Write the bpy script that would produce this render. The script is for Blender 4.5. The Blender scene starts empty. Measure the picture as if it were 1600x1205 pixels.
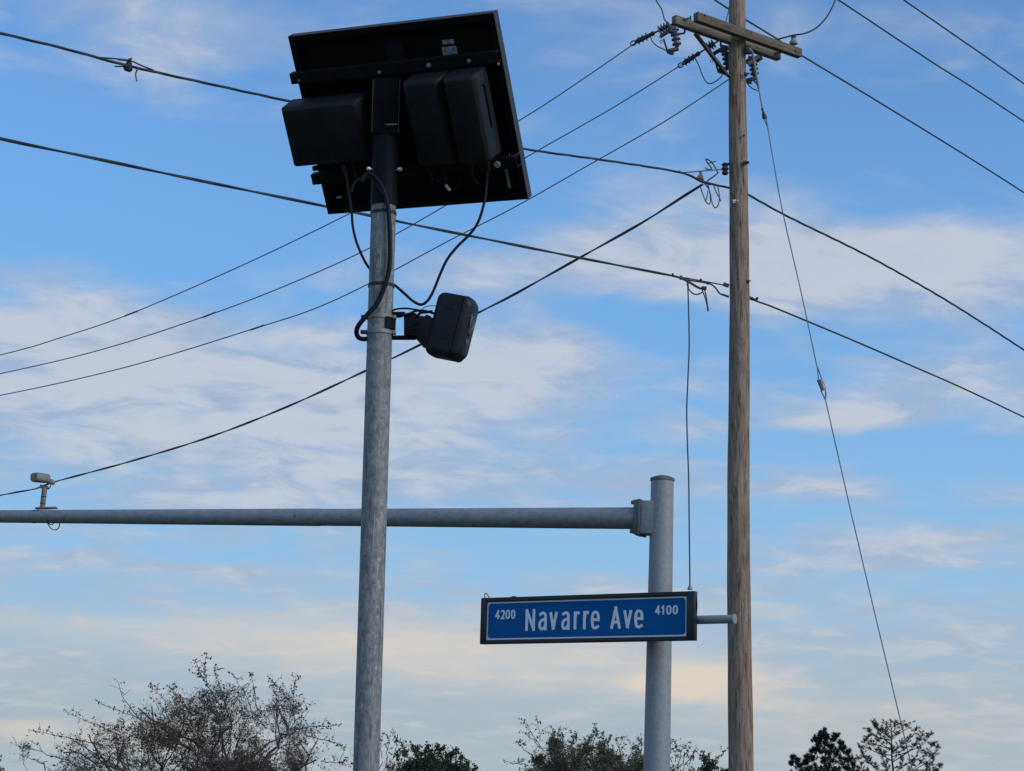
import bpy, bmesh, math, random
from mathutils import Vector, Matrix, Euler
random.seed(7)
R = math.radians
S = bpy.context.scene
COL = S.collection

# ------------------------------------------------------------------ camera
F = 3000.0                       # focal length in pixels of a 1600 px wide picture
PITCH = math.atan(637.5 / F)
ROLL = 0.02
EYE = Vector((0, 0, 1.6))
cd = bpy.data.cameras.new('camera')
cd.sensor_width = 36.0
cd.lens = 36.0 * F / 1600.0
cd.clip_start = 0.1
cd.clip_end = 6000
cam = bpy.data.objects.new('camera', cd)
COL.objects.link(cam)
CAMR = Matrix.Rotation(math.pi / 2 + PITCH, 3, 'X') @ Matrix.Rotation(ROLL, 3, 'Z')
cam.matrix_world = Matrix.Translation(EYE) @ CAMR.to_4x4()
S.camera = cam

def ray(px, py):
    return CAMR @ Vector(((px - 800) / F, (602.5 - py) / F, -1.0))
def at(px, py, Y):
    r = ray(px, py)
    return EYE + r * (Y / r.y)
def at_z(px, py, z):
    r = ray(px, py)
    return EYE + r * ((z - EYE.z) / r.z)

# ------------------------------------------------------------------ sky, sun, exposure
SUN = Vector((0.74, -0.46, 0.50)).normalized()
sun_el = math.asin(SUN.z)
sun_az = math.atan2(SUN.x, SUN.y)
STR = 0.12

def build_world():
    w = bpy.data.worlds.new('World')
    S.world = w
    w.use_nodes = True
    nt = w.node_tree
    nt.nodes.clear()
    N, L = nt.nodes.new, nt.links.new
    def val(sock, v):
        if isinstance(v, (int, float)):
            sock.default_value = v
        elif isinstance(v, (tuple, list)):
            sock.default_value = v
        else:
            L(v, sock)
    def M(op, a, b=0.0, c=0.0, clamp=False):
        n = N('ShaderNodeMath'); n.operation = op; n.use_clamp = clamp
        val(n.inputs[0], a); val(n.inputs[1], b)
        if len(n.inputs) > 2: val(n.inputs[2], c)
        return n.outputs[0]
    def V(op, a, b=(0, 0, 0), c=(0, 0, 0)):
        n = N('ShaderNodeVectorMath'); n.operation = op
        val(n.inputs[0], a); val(n.inputs[1], b)
        if op == 'MULTIPLY_ADD': val(n.inputs[2], c)
        return n.outputs['Value'] if op in ('DOT_PRODUCT', 'LENGTH') else n.outputs['Vector']
    def sstep(x, lo, hi):
        n = N('ShaderNodeMapRange'); n.interpolation_type = 'SMOOTHSTEP'
        val(n.inputs['Value'], x)
        n.inputs['From Min'].default_value = lo; n.inputs['From Max'].default_value = hi
        return n.outputs['Result']
    def noise(vec, scale, detail=5, rough=0.55, dist=0.0):
        n = N('ShaderNodeTexNoise'); n.noise_dimensions = '3D'
        L(vec, n.inputs['Vector'])
        n.inputs['Scale'].default_value = scale; n.inputs['Detail'].default_value = detail
        n.inputs['Roughness'].default_value = rough; n.inputs['Distortion'].default_value = dist
        return n
    def mix(fac, a, b):
        n = N('ShaderNodeMix'); n.data_type = 'RGBA'
        val(n.inputs['Factor'], fac)
        for i, s in enumerate([s for s in n.inputs if s.type == 'RGBA']):
            val(s, (a, b)[i])
        return [o for o in n.outputs if o.type == 'RGBA'][0]
    tc = N('ShaderNodeTexCoord')
    d = V('NORMALIZE', tc.outputs['Generated'])
    sp = N('ShaderNodeSeparateXYZ'); L(d, sp.inputs[0])
    az = M('ARCTAN2', sp.outputs['X'], sp.outputs['Y'])
    el = M('ARCSINE', sp.outputs['Z'])
    cb = N('ShaderNodeCombineXYZ'); val(cb.inputs[0], az); val(cb.inputs[1], el)
    ae = cb.outputs[0]
    # clear sky
    sky = N('ShaderNodeTexSky'); sky.sky_type = 'NISHITA'; sky.sun_disc = False
    sky.sun_elevation = sun_el; sky.sun_rotation = sun_az
    sky.altitude = 0; sky.air_density = 1.0; sky.dust_density = 0.6; sky.ozone_density = 2.5
    # cloud sheet: directions carried onto a flat layer overhead
    zz = M('ADD', M('MAXIMUM', sp.outputs['Z'], 0.0), 0.19)
    pl = N('ShaderNodeCombineXYZ')
    L(M('DIVIDE', sp.outputs['X'], zz), pl.inputs[0]); L(M('DIVIDE', sp.outputs['Y'], zz), pl.inputs[1])
    mp = N('ShaderNodeMapping'); mp.inputs['Rotation'].default_value = (0, 0, R(-12))
    mp.inputs['Scale'].default_value = (0.85, 1.0, 1.0)
    L(pl.outputs[0], mp.inputs[0])
    P = mp.outputs[0]
    n_big = noise(P, 1.2, 3, 0.5)
    n_mid = noise(P, 8.0, 7, 0.58, 0.5)
    n_in = noise(P, 9.0, 7, 0.62, 0.7)
    mp2 = N('ShaderNodeMapping'); mp2.inputs['Rotation'].default_value = (0, 0, R(9))
    mp2.inputs['Scale'].default_value = (0.55, 1.35, 1.0); mp2.inputs['Location'].default_value = (3.1, 1.7, 0)
    L(pl.outputs[0], mp2.inputs[0])
    n_str = noise(mp2.outputs[0], 5.0, 6, 0.55, 0.7)
    # where the banks lie: directions of single clouds, edges torn by noise
    wn = noise(P, 1.7, 4, 0.6)
    warp = V('MULTIPLY', V('SUBTRACT', wn.outputs['Color'], (0.5, 0.5, 0.5)), (0.10, 0.035, 0))
    aw = V('ADD', ae, warp)
    def bank(lst, start=0.0):
        acc = start
        for (cx, cy, rx, ry, wt) in lst:
            r = ray(cx, cy).normalized()
            a0, e0 = math.atan2(r.x, r.y), math.asin(r.z)
            ia, ie = F / rx, F / ry
            q = V('MULTIPLY_ADD', aw, (ia, ie, 0), (-a0 * ia, -e0 * ie, 0))
            g = M('POWER', 0.3679, V('DOT_PRODUCT', q, q))
            acc = M('MULTIPLY_ADD', g, wt, acc)
        return acc
    banks = bank(BANKS, 0.0)
    cover = M('MULTIPLY_ADD', M('SUBTRACT', n_big.outputs[0], 0.5), 0.8, M('ADD', banks, 0.22))
    cover = M('ADD', cover, M('MULTIPLY', M('SUBTRACT', n_mid.outputs[0], 0.5), 1.7))
    cover = M('ADD', cover, M('MULTIPLY', M('SUBTRACT', n_str.outputs[0], 0.5), 1.1))
    # veil thickens towards the horizon (long path through thin high cloud)
    low = sstep(el, 0.26, 0.02)
    cover = M('MULTIPLY_ADD', low, 0.26, cover)
    dens = sstep(cover, -0.10, 0.85)
    hz = sstep(el, 0.20, 0.0)
    ccol = mix(hz, (0.47 / STR, 0.535 / STR, 0.66 / STR, 1), (0.455 / STR, 0.51 / STR, 0.535 / STR, 1))
    # soft folds inside the sheet
    ccol = mix(M('MULTIPLY', sstep(n_in.outputs[0], 0.60, 0.38), M('MULTIPLY_ADD', hz, -0.5, 0.78)), ccol, (0.345 / STR, 0.445 / STR, 0.60 / STR, 1))
    # thick parts a little brighter
    ccol = mix(M('MULTIPLY', sstep(M('ADD', cover, M('MULTIPLY', M('SUBTRACT', n_in.outputs[0], 0.5), 2.2)), 0.40, 1.15), M('MULTIPLY_ADD', hz, -0.45, 0.85)), ccol, (0.60 / STR, 0.62 / STR, 0.675 / STR, 1))
    warm = M('MULTIPLY', bank(WARM, 0.0), M('MULTIPLY_ADD', n_mid.outputs[0], 1.2, 0.35))
    sc = N('ShaderNodeHueSaturation'); sc.inputs['Saturation'].default_value = 1.0
    L(sky.outputs[0], sc.inputs['Color'])
    tint = N('ShaderNodeMix'); tint.data_type = 'RGBA'; tint.blend_type = 'MULTIPLY'; tint.inputs['Factor'].default_value = 1.0
    ins = [s for s in tint.inputs if s.type == 'RGBA']
    L(sc.outputs[0], ins[0]); ins[1].default_value = SKYTINT
    base = [o for o in tint.outputs if o.type == 'RGBA'][0]
    # the air pales and greys towards the horizon
    base = mix(M('MULTIPLY', sstep(el, 0.42, 0.16), 0.85), base, (0.165 / STR, 0.40 / STR, 0.755 / STR, 1))
    base = mix(M('MULTIPLY', sstep(el, 0.27, 0.06), 0.85), base, (0.32 / STR, 0.56 / STR, 0.80 / STR, 1))
    base = mix(M('MULTIPLY', sstep(el, 0.125, 0.02), 0.92), base, (0.385 / STR, 0.47 / STR, 0.52 / STR, 1))
    col = mix(M('MULTIPLY', dens, 0.86), base, ccol)
    col = mix(M('MINIMUM', M('MAXIMUM', warm, 0.0), 0.85), col, (0.75 / STR, 0.655 / STR, 0.55 / STR, 1))
    bg = N('ShaderNodeBackground'); bg.inputs['Strength'].default_value = STR
    L(col, bg.inputs['Color'])
    out = N('ShaderNodeOutputWorld'); L(bg.outputs[0], out.inputs['Surface'])

SKYTINT = (0.86, 1.22, 1.50, 1)
#        centre px, py, half widths px, weight (positive cloud, negative clear)
BANKS = [(390, 40, 150, 45, 0.25), (190, 95, 90, 26, 0.18), (60, 100, 80, 30, 0.05), (30, 20, 90, 40, -0.2),
         (180, 290, 420, 120, -0.75), (900, 80, 300, 60, -0.12), (1400, 210, 380, 95, -0.70), (1430, 100, 120, 40, -0.15),
         (1500, 30, 180, 30, 0.15), (950, 215, 160, 35, 0.14), (1000, 325, 200, 48, 0.32), (760, 330, 160, 60, -0.3),
         (130, 550, 280, 90, 0.62), (420, 650, 420, 105, 0.54), (800, 580, 170, 55, 0.85), (380, 405, 150, 30, -0.3),
         (620, 430, 260, 34, 0.42), (890, 395, 170, 45, 0.52), (1430, 390, 260, 70, 0.92), (560, 500, 60, 40, -0.3),
         (1200, 425, 200, 60, 0.55), (1020, 530, 130, 50, -0.42), (1480, 610, 220, 40, 0.42), (1230, 570, 80, 30, -0.3),
         (1350, 640, 110, 28, 0.40), (1480, 720, 230, 45, -0.65), (1250, 765, 160, 16, 0.38), (1300, 690, 200, 20, -0.35),
         (1450, 848, 230, 24, 0.34), (860, 855, 230, 30, -0.75), (1250, 800, 200, 20, -0.50), (1550, 800, 120, 24, -0.4), (1500, 905, 140, 26, -0.35),
         (60, 790, 200, 25, -0.25), (600, 720, 300, 60, 0.15), (250, 865, 160, 22, -0.25), (1000, 1140, 130, 60, -0.25), (300, 940, 260, 22, -0.15)]
WARM = [(720, 1025, 330, 50, 0.55), (1090, 1066, 95, 30, 1.25), (70, 1140, 70, 20, 0.55), (250, 1150, 110, 24, 0.40),
        (420, 1005, 300, 34, 0.34), (1150, 955, 160, 14, 0.16), (1300, 1120, 260, 50, 0.26), (200, 985, 200, 14, 0.18)]
build_world()
sl = bpy.data.lights.new('sun', 'SUN')
sl.energy = 1.3
sl.angle = R(35)
sl.color = (1.0, 0.95, 0.88)
so = bpy.data.objects.new('sun', sl)
COL.objects.link(so)
so.location = (20, -5, 30)
so.rotation_euler = SUN.to_track_quat('Z', 'Y').to_euler()
S.view_settings.view_transform = 'Standard'
S.view_settings.look = 'None'
S.view_settings.exposure = 0.0
S.view_settings.gamma = 1.0
S.view_settings.use_curve_mapping = False
S.render.film_transparent = False

# ------------------------------------------------------------------ materials
def new_mat(name):
    m = bpy.data.materials.new(name)
    m.use_nodes = True
    nt = m.node_tree
    return m, nt, nt.nodes['Principled BSDF']
def setp(b, rough=0.5, metal=0.0, spec=0.5):
    b.inputs['Roughness'].default_value = rough
    b.inputs['Metallic'].default_value = metal
    b.inputs['Specular IOR Level'].default_value = spec
def noisy(name, c1, c2, scale=(8, 8, 8), rough=0.5, metal=0.0, spec=0.5, detail=5, bump=0.0, lo=0.35, hi=0.65,
          extra=None, coord='Object', rvar=0.0):
    m, nt, b = new_mat(name)
    setp(b, rough, metal, spec)
    tc = nt.nodes.new('ShaderNodeTexCoord')
    mp = nt.nodes.new('ShaderNodeMapping'); mp.inputs['Scale'].default_value = scale
    nt.links.new(tc.outputs[coord], mp.inputs[0])
    n = nt.nodes.new('ShaderNodeTexNoise'); n.inputs['Scale'].default_value = 1.0; n.inputs['Detail'].default_value = detail
    n.inputs['Roughness'].default_value = 0.6
    nt.links.new(mp.outputs[0], n.inputs['Vector'])
    r = nt.nodes.new('ShaderNodeValToRGB')
    r.color_ramp.elements[0].position = lo; r.color_ramp.elements[1].position = hi
    r.color_ramp.elements[0].color = (*c1, 1); r.color_ramp.elements[1].color = (*c2, 1)
    nt.links.new(n.outputs[0], r.inputs[0])
    col = r.outputs[0]
    if extra:
        for (c, sc, elo, ehi, loc) in extra:
            mp2 = nt.nodes.new('ShaderNodeMapping'); mp2.inputs['Scale'].default_value = sc; mp2.inputs['Location'].default_value = loc
            nt.links.new(tc.outputs[coord], mp2.inputs[0])
            n2 = nt.nodes.new('ShaderNodeTexNoise'); n2.inputs['Scale'].default_value = 1.0; n2.inputs['Detail'].default_value = 6
            n2.inputs['Roughness'].default_value = 0.65
            nt.links.new(mp2.outputs[0], n2.inputs['Vector'])
            mr = nt.nodes.new('ShaderNodeMapRange'); mr.inputs['From Min'].default_value = elo; mr.inputs['From Max'].default_value = ehi
            nt.links.new(n2.outputs[0], mr.inputs[0])
            mx = nt.nodes.new('ShaderNodeMix'); mx.data_type = 'RGBA'
            nt.links.new(mr.outputs[0], mx.inputs['Factor'])
            ii = [s for s in mx.inputs if s.type == 'RGBA']
            nt.links.new(col, ii[0]); ii[1].default_value = (*c, 1)
            col = [o for o in mx.outputs if o.type == 'RGBA'][0]
    nt.links.new(col, b.inputs['Base Color'])
    if rvar:
        mr = nt.nodes.new('ShaderNodeMapRange'); mr.inputs['To Min'].default_value = rough - rvar; mr.inputs['To Max'].default_value = rough + rvar
        nt.links.new(n.outputs[0], mr.inputs[0]); nt.links.new(mr.outputs[0], b.inputs['Roughness'])
    if bump:
        bp = nt.nodes.new('ShaderNodeBump'); bp.inputs['Strength'].default_value = bump; bp.inputs['Distance'].default_value = 0.01
        nt.links.new(n.outputs[0], bp.inputs['Height']); nt.links.new(bp.outputs[0], b.inputs['Normal'])
    return m
MAT = {}
MAT['galv_old'] = noisy('weathered_galvanised_steel', (0.18, 0.18, 0.177), (0.31, 0.305, 0.293), (58, 58, 34), 0.6, 0.12, 0.4, 7, 0.3, 0.40, 0.62,
    extra=[((0.42, 0.405, 0.38), (60, 60, 36), 0.585, 0.66, (3, 1, 7)), ((0.10, 0.105, 0.11), (60, 60, 4.0), 0.56, 0.66, (9, 4, 2)),
           ((0.45, 0.44, 0.41), (110, 110, 1.6), 0.62, 0.68, (1, 8, 5)), ((0.13, 0.135, 0.14), (30, 30, 22), 0.58, 0.68, (5, 6, 2))], rvar=0.12)
MAT['galv'] = noisy('dull_galvanised_steel', (0.27, 0.275, 0.28), (0.35, 0.355, 0.36), (26, 26, 26), 0.6, 0.12, 0.4, 8, 0.12, 0.34, 0.66,
    extra=[((0.235, 0.24, 0.24), (7, 7, 2.2), 0.54, 0.76, (2, 7, 1)), ((0.41, 0.41, 0.405), (34, 34, 20), 0.62, 0.72, (6, 2, 8))], rvar=0.1)
MAT['galv_arm'] = noisy('mottled_galvanised_arm', (0.22, 0.23, 0.245), (0.31, 0.315, 0.325), (12, 15, 15), 0.55, 0.15, 0.4, 8, 0.1, 0.36, 0.64,
    extra=[((0.39, 0.395, 0.395), (20, 30, 30), 0.60, 0.72, (5, 5, 1)), ((0.18, 0.185, 0.19), (4, 22, 22), 0.60, 0.74, (1, 5, 8))], rvar=0.1)
MAT['steel_band'] = noisy('stainless_band', (0.22, 0.21, 0.20), (0.33, 0.315, 0.30), (40, 40, 40), 0.55, 0.2)
MAT['dark_plate'] = noisy('grimy_steel_plate', (0.10, 0.095, 0.09), (0.19, 0.18, 0.175), (9, 9, 3), 0.6, 0.2)
MAT['black_paint'] = noisy('black_powder_coat', (0.006, 0.007, 0.009), (0.010, 0.012, 0.015), (30, 30, 30), 0.6, 0.0, 0.12, 6, 0.05, rvar=0.1)
MAT['black_plastic'] = noisy('black_plastic_case', (0.010, 0.012, 0.015), (0.017, 0.019, 0.023), (16, 16, 16), 0.48, 0.0, 0.25, 6, 0.04, rvar=0.1)
MAT['case'] = noisy('black_enclosure_plastic', (0.011, 0.012, 0.0135), (0.017, 0.018, 0.0195), (16, 16, 16), 0.45, 0.0, 0.18, 6, 0.04)
MAT['backsheet'] = noisy('black_backsheet', (0.004, 0.005, 0.006), (0.006, 0.007, 0.009), (6, 6, 6), 0.7, 0.0, 0.08, 5)
MAT['anodised'] = noisy('dark_anodised_frame', (0.034, 0.029, 0.029), (0.050, 0.043, 0.042), (20, 20, 20), 0.5, 0.1, 0.4)
MAT['cells'] = noisy('solar_cells', (0.008, 0.012, 0.03), (0.012, 0.018, 0.045), (9, 9, 9), 0.12, 0.0, 0.6)
MAT['cable'] = noisy('black_cable_jacket', (0.006, 0.008, 0.011), (0.010, 0.012, 0.016), (60, 60, 60), 0.5, 0.0, 0.2)
MAT['tie'] = noisy('black_nylon_tie', (0.008, 0.008, 0.009), (0.014, 0.014, 0.016), (60, 60, 60), 0.5)
MAT['line'] = noisy('weathered_line_cable', (0.035, 0.043, 0.050), (0.065, 0.072, 0.078), (3, 3, 3), 0.5, 0.1)
MAT['alu_line'] = noisy('aged_aluminium_conductor', (0.16, 0.17, 0.18), (0.26, 0.27, 0.28), (3, 3, 3), 0.55, 0.2)
MAT['bright_steel'] = noisy('bright_zinc', (0.62, 0.60, 0.55), (0.80, 0.78, 0.72), (40, 40, 40), 0.35, 0.5)
MAT['label'] = noisy('printed_paper_label', (0.18, 0.20, 0.21), (0.42, 0.44, 0.44), (60, 160, 60), 0.6, 0, 0.3, 3, 0, 0.45, 0.55)
MAT['tag'] = noisy('plain_white_tag', (0.45, 0.46, 0.45), (0.6, 0.6, 0.58), (40, 40, 40), 0.6)
MAT['blue'] = noisy('blue_sign_sheeting', (0.0, 0.100, 0.305), (0.0, 0.118, 0.345), (2.5, 2.5, 2.5), 0.5, 0.0, 0.12, 5)
MAT['white'] = noisy('white_sign_sheeting', (0.80, 0.81, 0.83), (0.86, 0.865, 0.875), (5, 5, 5), 0.45, 0.0, 0.4)
MAT['sign_frame'] = noisy('black_sign_housing', (0.010, 0.014, 0.017), (0.018, 0.022, 0.026), (12, 12, 12), 0.4, 0.0, 0.4)
MAT['beige'] = noisy('beige_housing', (0.19, 0.17, 0.155), (0.27, 0.245, 0.225), (10, 10, 10), 0.5)
MAT['post_grey'] = noisy('greenish_grey_post', (0.15, 0.15, 0.12), (0.23, 0.225, 0.18), (15, 15, 15), 0.55)
MAT['porcelain'] = noisy('grey_porcelain', (0.075, 0.08, 0.095), (0.12, 0.125, 0.14), (12, 12, 12), 0.28, 0, 0.5)
MAT['porcelain_white'] = noisy('white_porcelain', (0.26, 0.25, 0.23), (0.38, 0.365, 0.33), (20, 20, 20), 0.35)
MAT['iron'] = noisy('weathered_iron', (0.035, 0.034, 0.036), (0.075, 0.07, 0.066), (20, 20, 20), 0.6, 0.3)
MAT['lens'] = noisy('camera_glass', (0.004, 0.004, 0.006), (0.008, 0.008, 0.010), (5, 5, 5), 0.22, 0, 0.2)
MAT['lens_ring'] = noisy('lens_ring', (0.06, 0.06, 0.065), (0.10, 0.10, 0.105), (30, 30, 30), 0.4, 0.2)
MAT['concrete'] = noisy('pavement_concrete', (0.30, 0.29, 0.27), (0.40, 0.39, 0.36), (3, 3, 3), 0.85, 0, 0.3, 8, 0.2)
MAT['asphalt'] = noisy('asphalt', (0.04, 0.04, 0.042), (0.062, 0.06, 0.06), (6, 6, 6), 0.9, 0, 0.3, 8, 0.3)
MAT['yellow'] = noisy('yellow_road_paint', (0.55, 0.36, 0.04), (0.65, 0.44, 0.06), (8, 8, 8), 0.7)
MAT['turf'] = noisy('mown_turf', (0.055, 0.066, 0.03), (0.105, 0.108, 0.055), (0.8, 0.8, 0.8), 0.95, 0, 0.2, 9, 0.5)
MAT['wood'] = noisy('weathered_pole_wood', (0.195, 0.135, 0.098), (0.38, 0.285, 0.215), (24, 24, 2.4), 0.88, 0, 0.2, 9, 1.0, 0.34, 0.66,
    extra=[((0.31, 0.155, 0.085), (9, 9, 1.1), 0.55, 0.68, (7, 3, 1)), ((0.48, 0.395, 0.31), (40, 40, 4), 0.58, 0.70, (2, 9, 4)),
           ((0.06, 0.048, 0.040), (52, 52, 2.6), 0.555, 0.63, (4, 2, 9)), ((0.08, 0.065, 0.055), (30, 30, 9), 0.62, 0.69, (8, 1, 3))])
MAT['arm_wood'] = noisy('weathered_crossarm_wood', (0.115, 0.085, 0.06), (0.22, 0.172, 0.128), (3.5, 22, 22), 0.88, 0, 0.2, 9, 0.6, 0.34, 0.66,
    extra=[((0.06, 0.05, 0.04), (3.0, 44, 44), 0.57, 0.66, (4, 2, 9)), ((0.24, 0.14, 0.09), (5, 12, 12), 0.60, 0.72, (1, 6, 3))])
MAT['arm_pale'] = noisy('pale_crossarm_wood', (0.16, 0.138, 0.10), (0.28, 0.245, 0.18), (3.5, 22, 22), 0.88, 0, 0.2, 9, 0.6, 0.34, 0.66,
    extra=[((0.08, 0.07, 0.055), (3.0, 44, 44), 0.58, 0.68, (4, 2, 9))])
MAT['bark'] = noisy('grey_brown_bark', (0.085, 0.072, 0.066), (0.15, 0.128, 0.118), (10, 10, 3), 0.9, 0, 0.2, 6, 0.4)
def leaf_mat(name, cols, trans=0.25):
    m, nt, b = new_mat(name)
    setp(b, 0.6, 0, 0.3)
    g = nt.nodes.new('ShaderNodeNewGeometry')
    r = nt.nodes.new('ShaderNodeValToRGB')
    r.color_ramp.interpolation = 'CONSTANT'
    while len(r.color_ramp.elements) < len(cols): r.color_ramp.elements.new(0.5)
    for i, c in enumerate(cols):
        r.color_ramp.elements[i].position = i / len(cols); r.color_ramp.elements[i].color = (*c, 1)
    nt.links.new(g.outputs['Random Per Island'], r.inputs[0])
    nt.links.new(r.outputs[0], b.inputs['Base Color'])
    t = nt.nodes.new('ShaderNodeBsdfTranslucent'); nt.links.new(r.outputs[0], t.inputs['Color'])
    mx = nt.nodes.new('ShaderNodeMixShader'); mx.inputs[0].default_value = trans
    nt.links.new(b.outputs[0], mx.inputs[1]); nt.links.new(t.outputs[0], mx.inputs[2])
    nt.links.new(mx.outputs[0], nt.nodes['Material Output'].inputs['Surface'])
    return m
MAT['leaf_sparse'] = leaf_mat('sparse_autumn_leaves', [(0.095, 0.095, 0.045), (0.15, 0.06, 0.042), (0.08, 0.085, 0.04), (0.15, 0.085, 0.05), (0.11, 0.055, 0.045)])
MAT['leaf_brown'] = leaf_mat('brown_green_leaves', [(0.12, 0.125, 0.055), (0.14, 0.10, 0.06), (0.095, 0.105, 0.048), (0.18, 0.175, 0.08), (0.11, 0.085, 0.055)])
MAT['leaf_green'] = leaf_mat('dark_green_leaves', [(0.045, 0.066, 0.034), (0.06, 0.08, 0.04), (0.036, 0.056, 0.03), (0.075, 0.09, 0.045)])
MAT['needle'] = leaf_mat('dark_pine_needles', [(0.022, 0.040, 0.032), (0.030, 0.052, 0.040), (0.018, 0.034, 0.028)], 0.1)
MAT['needle_brown'] = leaf_mat('brown_pine_needles', [(0.13, 0.075, 0.05), (0.08, 0.07, 0.04), (0.10, 0.062, 0.045), (0.065, 0.056, 0.036)], 0.1)

# ------------------------------------------------------------------ mesh helpers
def frame_of(d):
    d = d.normalized()
    u = d.cross(Vector((0, 0, 1)))
    if u.length < 1e-3: u = d.cross(Vector((0, 1, 0)))
    u.normalize()
    return u, d.cross(u).normalized()
def smooth_path(pts, n=6):
    pts = [Vector(p) for p in pts]
    if len(pts) < 3: return pts
    out = []
    for i in range(len(pts) - 1):
        p0 = pts[max(i - 1, 0)]; p1 = pts[i]; p2 = pts[i + 1]; p3 = pts[min(i + 2, len(pts) - 1)]
        for k in range(n):
            t = k / n
            out.append(0.5 * ((2 * p1) + (p2 - p0) * t + (2 * p0 - 5 * p1 + 4 * p2 - p3) * t * t + (3 * p1 - p0 - 3 * p2 + p3) * t ** 3))
    out.append(pts[-1])
    return out
class MB:
    def __init__(s): s.v = []; s.f = []
    def tube(s, pts, r, n=8, cap=True):
        pts = [Vector(p) for p in pts]
        m = len(pts)
        rr = r if isinstance(r, (list, tuple)) else [r] * m
        b = len(s.v)
        u = None
        for i, p in enumerate(pts):
            d = pts[min(i + 1, m - 1)] - pts[max(i - 1, 0)]
            if d.length < 1e-9: d = Vector((0, 0, 1))
            d.normalize()
            if u is None: u, w = frame_of(d)
            else:
                u = (u - d * u.dot(d))
                if u.length < 1e-6: u, w = frame_of(d)
                u.normalize(); w = d.cross(u)
            for k in range(n):
                a = 2 * math.pi * k / n
                s.v.append(p + (u * math.cos(a) + w * math.sin(a)) * rr[i])
        for i in range(m - 1):
            for k in range(n):
                k2 = (k + 1) % n
                s.f.append((b + i * n + k, b + i * n + k2, b + (i + 1) * n + k2, b + (i + 1) * n + k))
        if cap:
            s.f.append(tuple(b + k for k in reversed(range(n))))
            s.f.append(tuple(b + (m - 1) * n + k for k in range(n)))
        return s
    def lathe(s, p0, p1, prof, n=16, cap=True):
        p0 = Vector(p0); p1 = Vector(p1); ax = p1 - p0
        pts = [p0 + ax * t for t, r in prof]
        u, w = frame_of(ax)
        b = len(s.v); m = len(prof)
        for (t, r), p in zip(prof, pts):
            for k in range(n):
                a = 2 * math.pi * k / n
                s.v.append(p + (u * math.cos(a) + w * math.sin(a)) * r)
        for i in range(m - 1):
            for k in range(n):
                k2 = (k + 1) % n
                s.f.append((b + i * n + k, b + i * n + k2, b + (i + 1) * n + k2, b + (i + 1) * n + k))
        if cap:
            s.f.append(tuple(b + k for k in reversed(range(n)))); s.f.append(tuple(b + (m - 1) * n + k for k in range(n)))
        return s
    def box(s, c, X, Y, Z):
        """centre and three half-axis vectors"""
        c = Vector(c); X = Vector(X); Y = Vector(Y); Z = Vector(Z)
        b = len(s.v)
        for i in (-1, 1):
            for j in (-1, 1):
                for k in (-1, 1): s.v.append(c + X * i + Y * j + Z * k)
        for q in ((0, 1, 3, 2), (4, 6, 7, 5), (0, 4, 5, 1), (2, 3, 7, 6), (0, 2, 6, 4), (1, 5, 7, 3)):
            s.f.append(tuple(b + i for i in q))
        return s
    def aab(s, x0, x1, y0, y1, z0, z1):
        return s.box(((x0 + x1) / 2, (y0 + y1) / 2, (z0 + z1) / 2), ((x1 - x0) / 2, 0, 0), (0, (y1 - y0) / 2, 0), (0, 0, (z1 - z0) / 2))
    def bar(s, p0, p1, w, h, up=(0, 0, 1)):
        p0 = Vector(p0); p1 = Vector(p1); d = p1 - p0
        side = d.cross(Vector(up)).normalized(); u = side.cross(d).normalized()
        return s.box((p0 + p1) / 2, d / 2, side * w / 2, u * h / 2)
    def prism(s, poly, off):
        """closed outline (3-D points) pushed along off"""
        poly = [Vector(p) for p in poly]; off = Vector(off)
        b = len(s.v); n = len(poly)
        s.v += poly + [p + off for p in poly]
        s.f.append(tuple(b + i for i in range(n))); s.f.append(tuple(b + n + i for i in reversed(range(n))))
        for i in range(n):
            j = (i + 1) % n
            s.f.append((b + i, b + n + i, b + n + j, b + j))
        return s
    def quad(s, a, b_, c, d):
        b = len(s.v); s.v += [Vector(a), Vector(b_), Vector(c), Vector(d)]; s.f.append((b, b + 1, b + 2, b + 3)); return s
    def tri(s, a, b_, c):
        b = len(s.v); s.v += [Vector(a), Vector(b_), Vector(c)]; s.f.append((b, b + 1, b + 2)); return s
    def mesh(s, name, mat, inv=None, bevel=0.0, seg=2, fix=True, smooth=True):
        me = bpy.data.meshes.new(name)
        vs = [inv @ v for v in s.v] if inv is not None else s.v
        me.from_pydata([tuple(v) for v in vs], [], s.f)
        if fix or bevel:
            bm = bmesh.new(); bm.from_mesh(me)
            if fix: bmesh.ops.recalc_face_normals(bm, faces=bm.faces)
            if bevel:
                bmesh.ops.bevel(bm, geom=[e for e in bm.edges], offset=bevel, segments=seg, affect='EDGES', profile=0.5, clamp_overlap=True)
            bm.to_mesh(me); bm.free()
        if smooth:
            me.polygons.foreach_set('use_smooth', [True] * len(me.polygons))
            me.set_sharp_from_angle(angle=R(38))
        me.materials.append(MAT[mat])
        me.update()
        return me
def tag(o, label, cat, group=None):
    o['label'] = label; o['category'] = cat
    if group: o['group'] = group
    return o
class Thing:
    def __init__(s, name, label, cat, loc=(0, 0, 0), rot=None, group=None):
        s.M = Matrix.Translation(Vector(loc)) @ (rot.to_4x4() if rot is not None else Matrix.Identity(4))
        s.o = bpy.data.objects.new(name, None); COL.objects.link(s.o)
        s.o.empty_display_size = 0.2
        s.o.matrix_world = s.M; s.inv = s.M.inverted()
        tag(s.o, label, cat, group)
    def part(s, name, mb, mat, world=True, parent=None, label=None, kind=None, **k):
        me = mb if isinstance(mb, bpy.types.Mesh) else mb.mesh(name, mat, s.inv if world else None, **k)
        o = bpy.data.objects.new(name, me); COL.objects.link(o)
        o.parent = parent or s.o
        if label: o['label'] = label
        if kind: o['kind'] = kind
        return o
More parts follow.
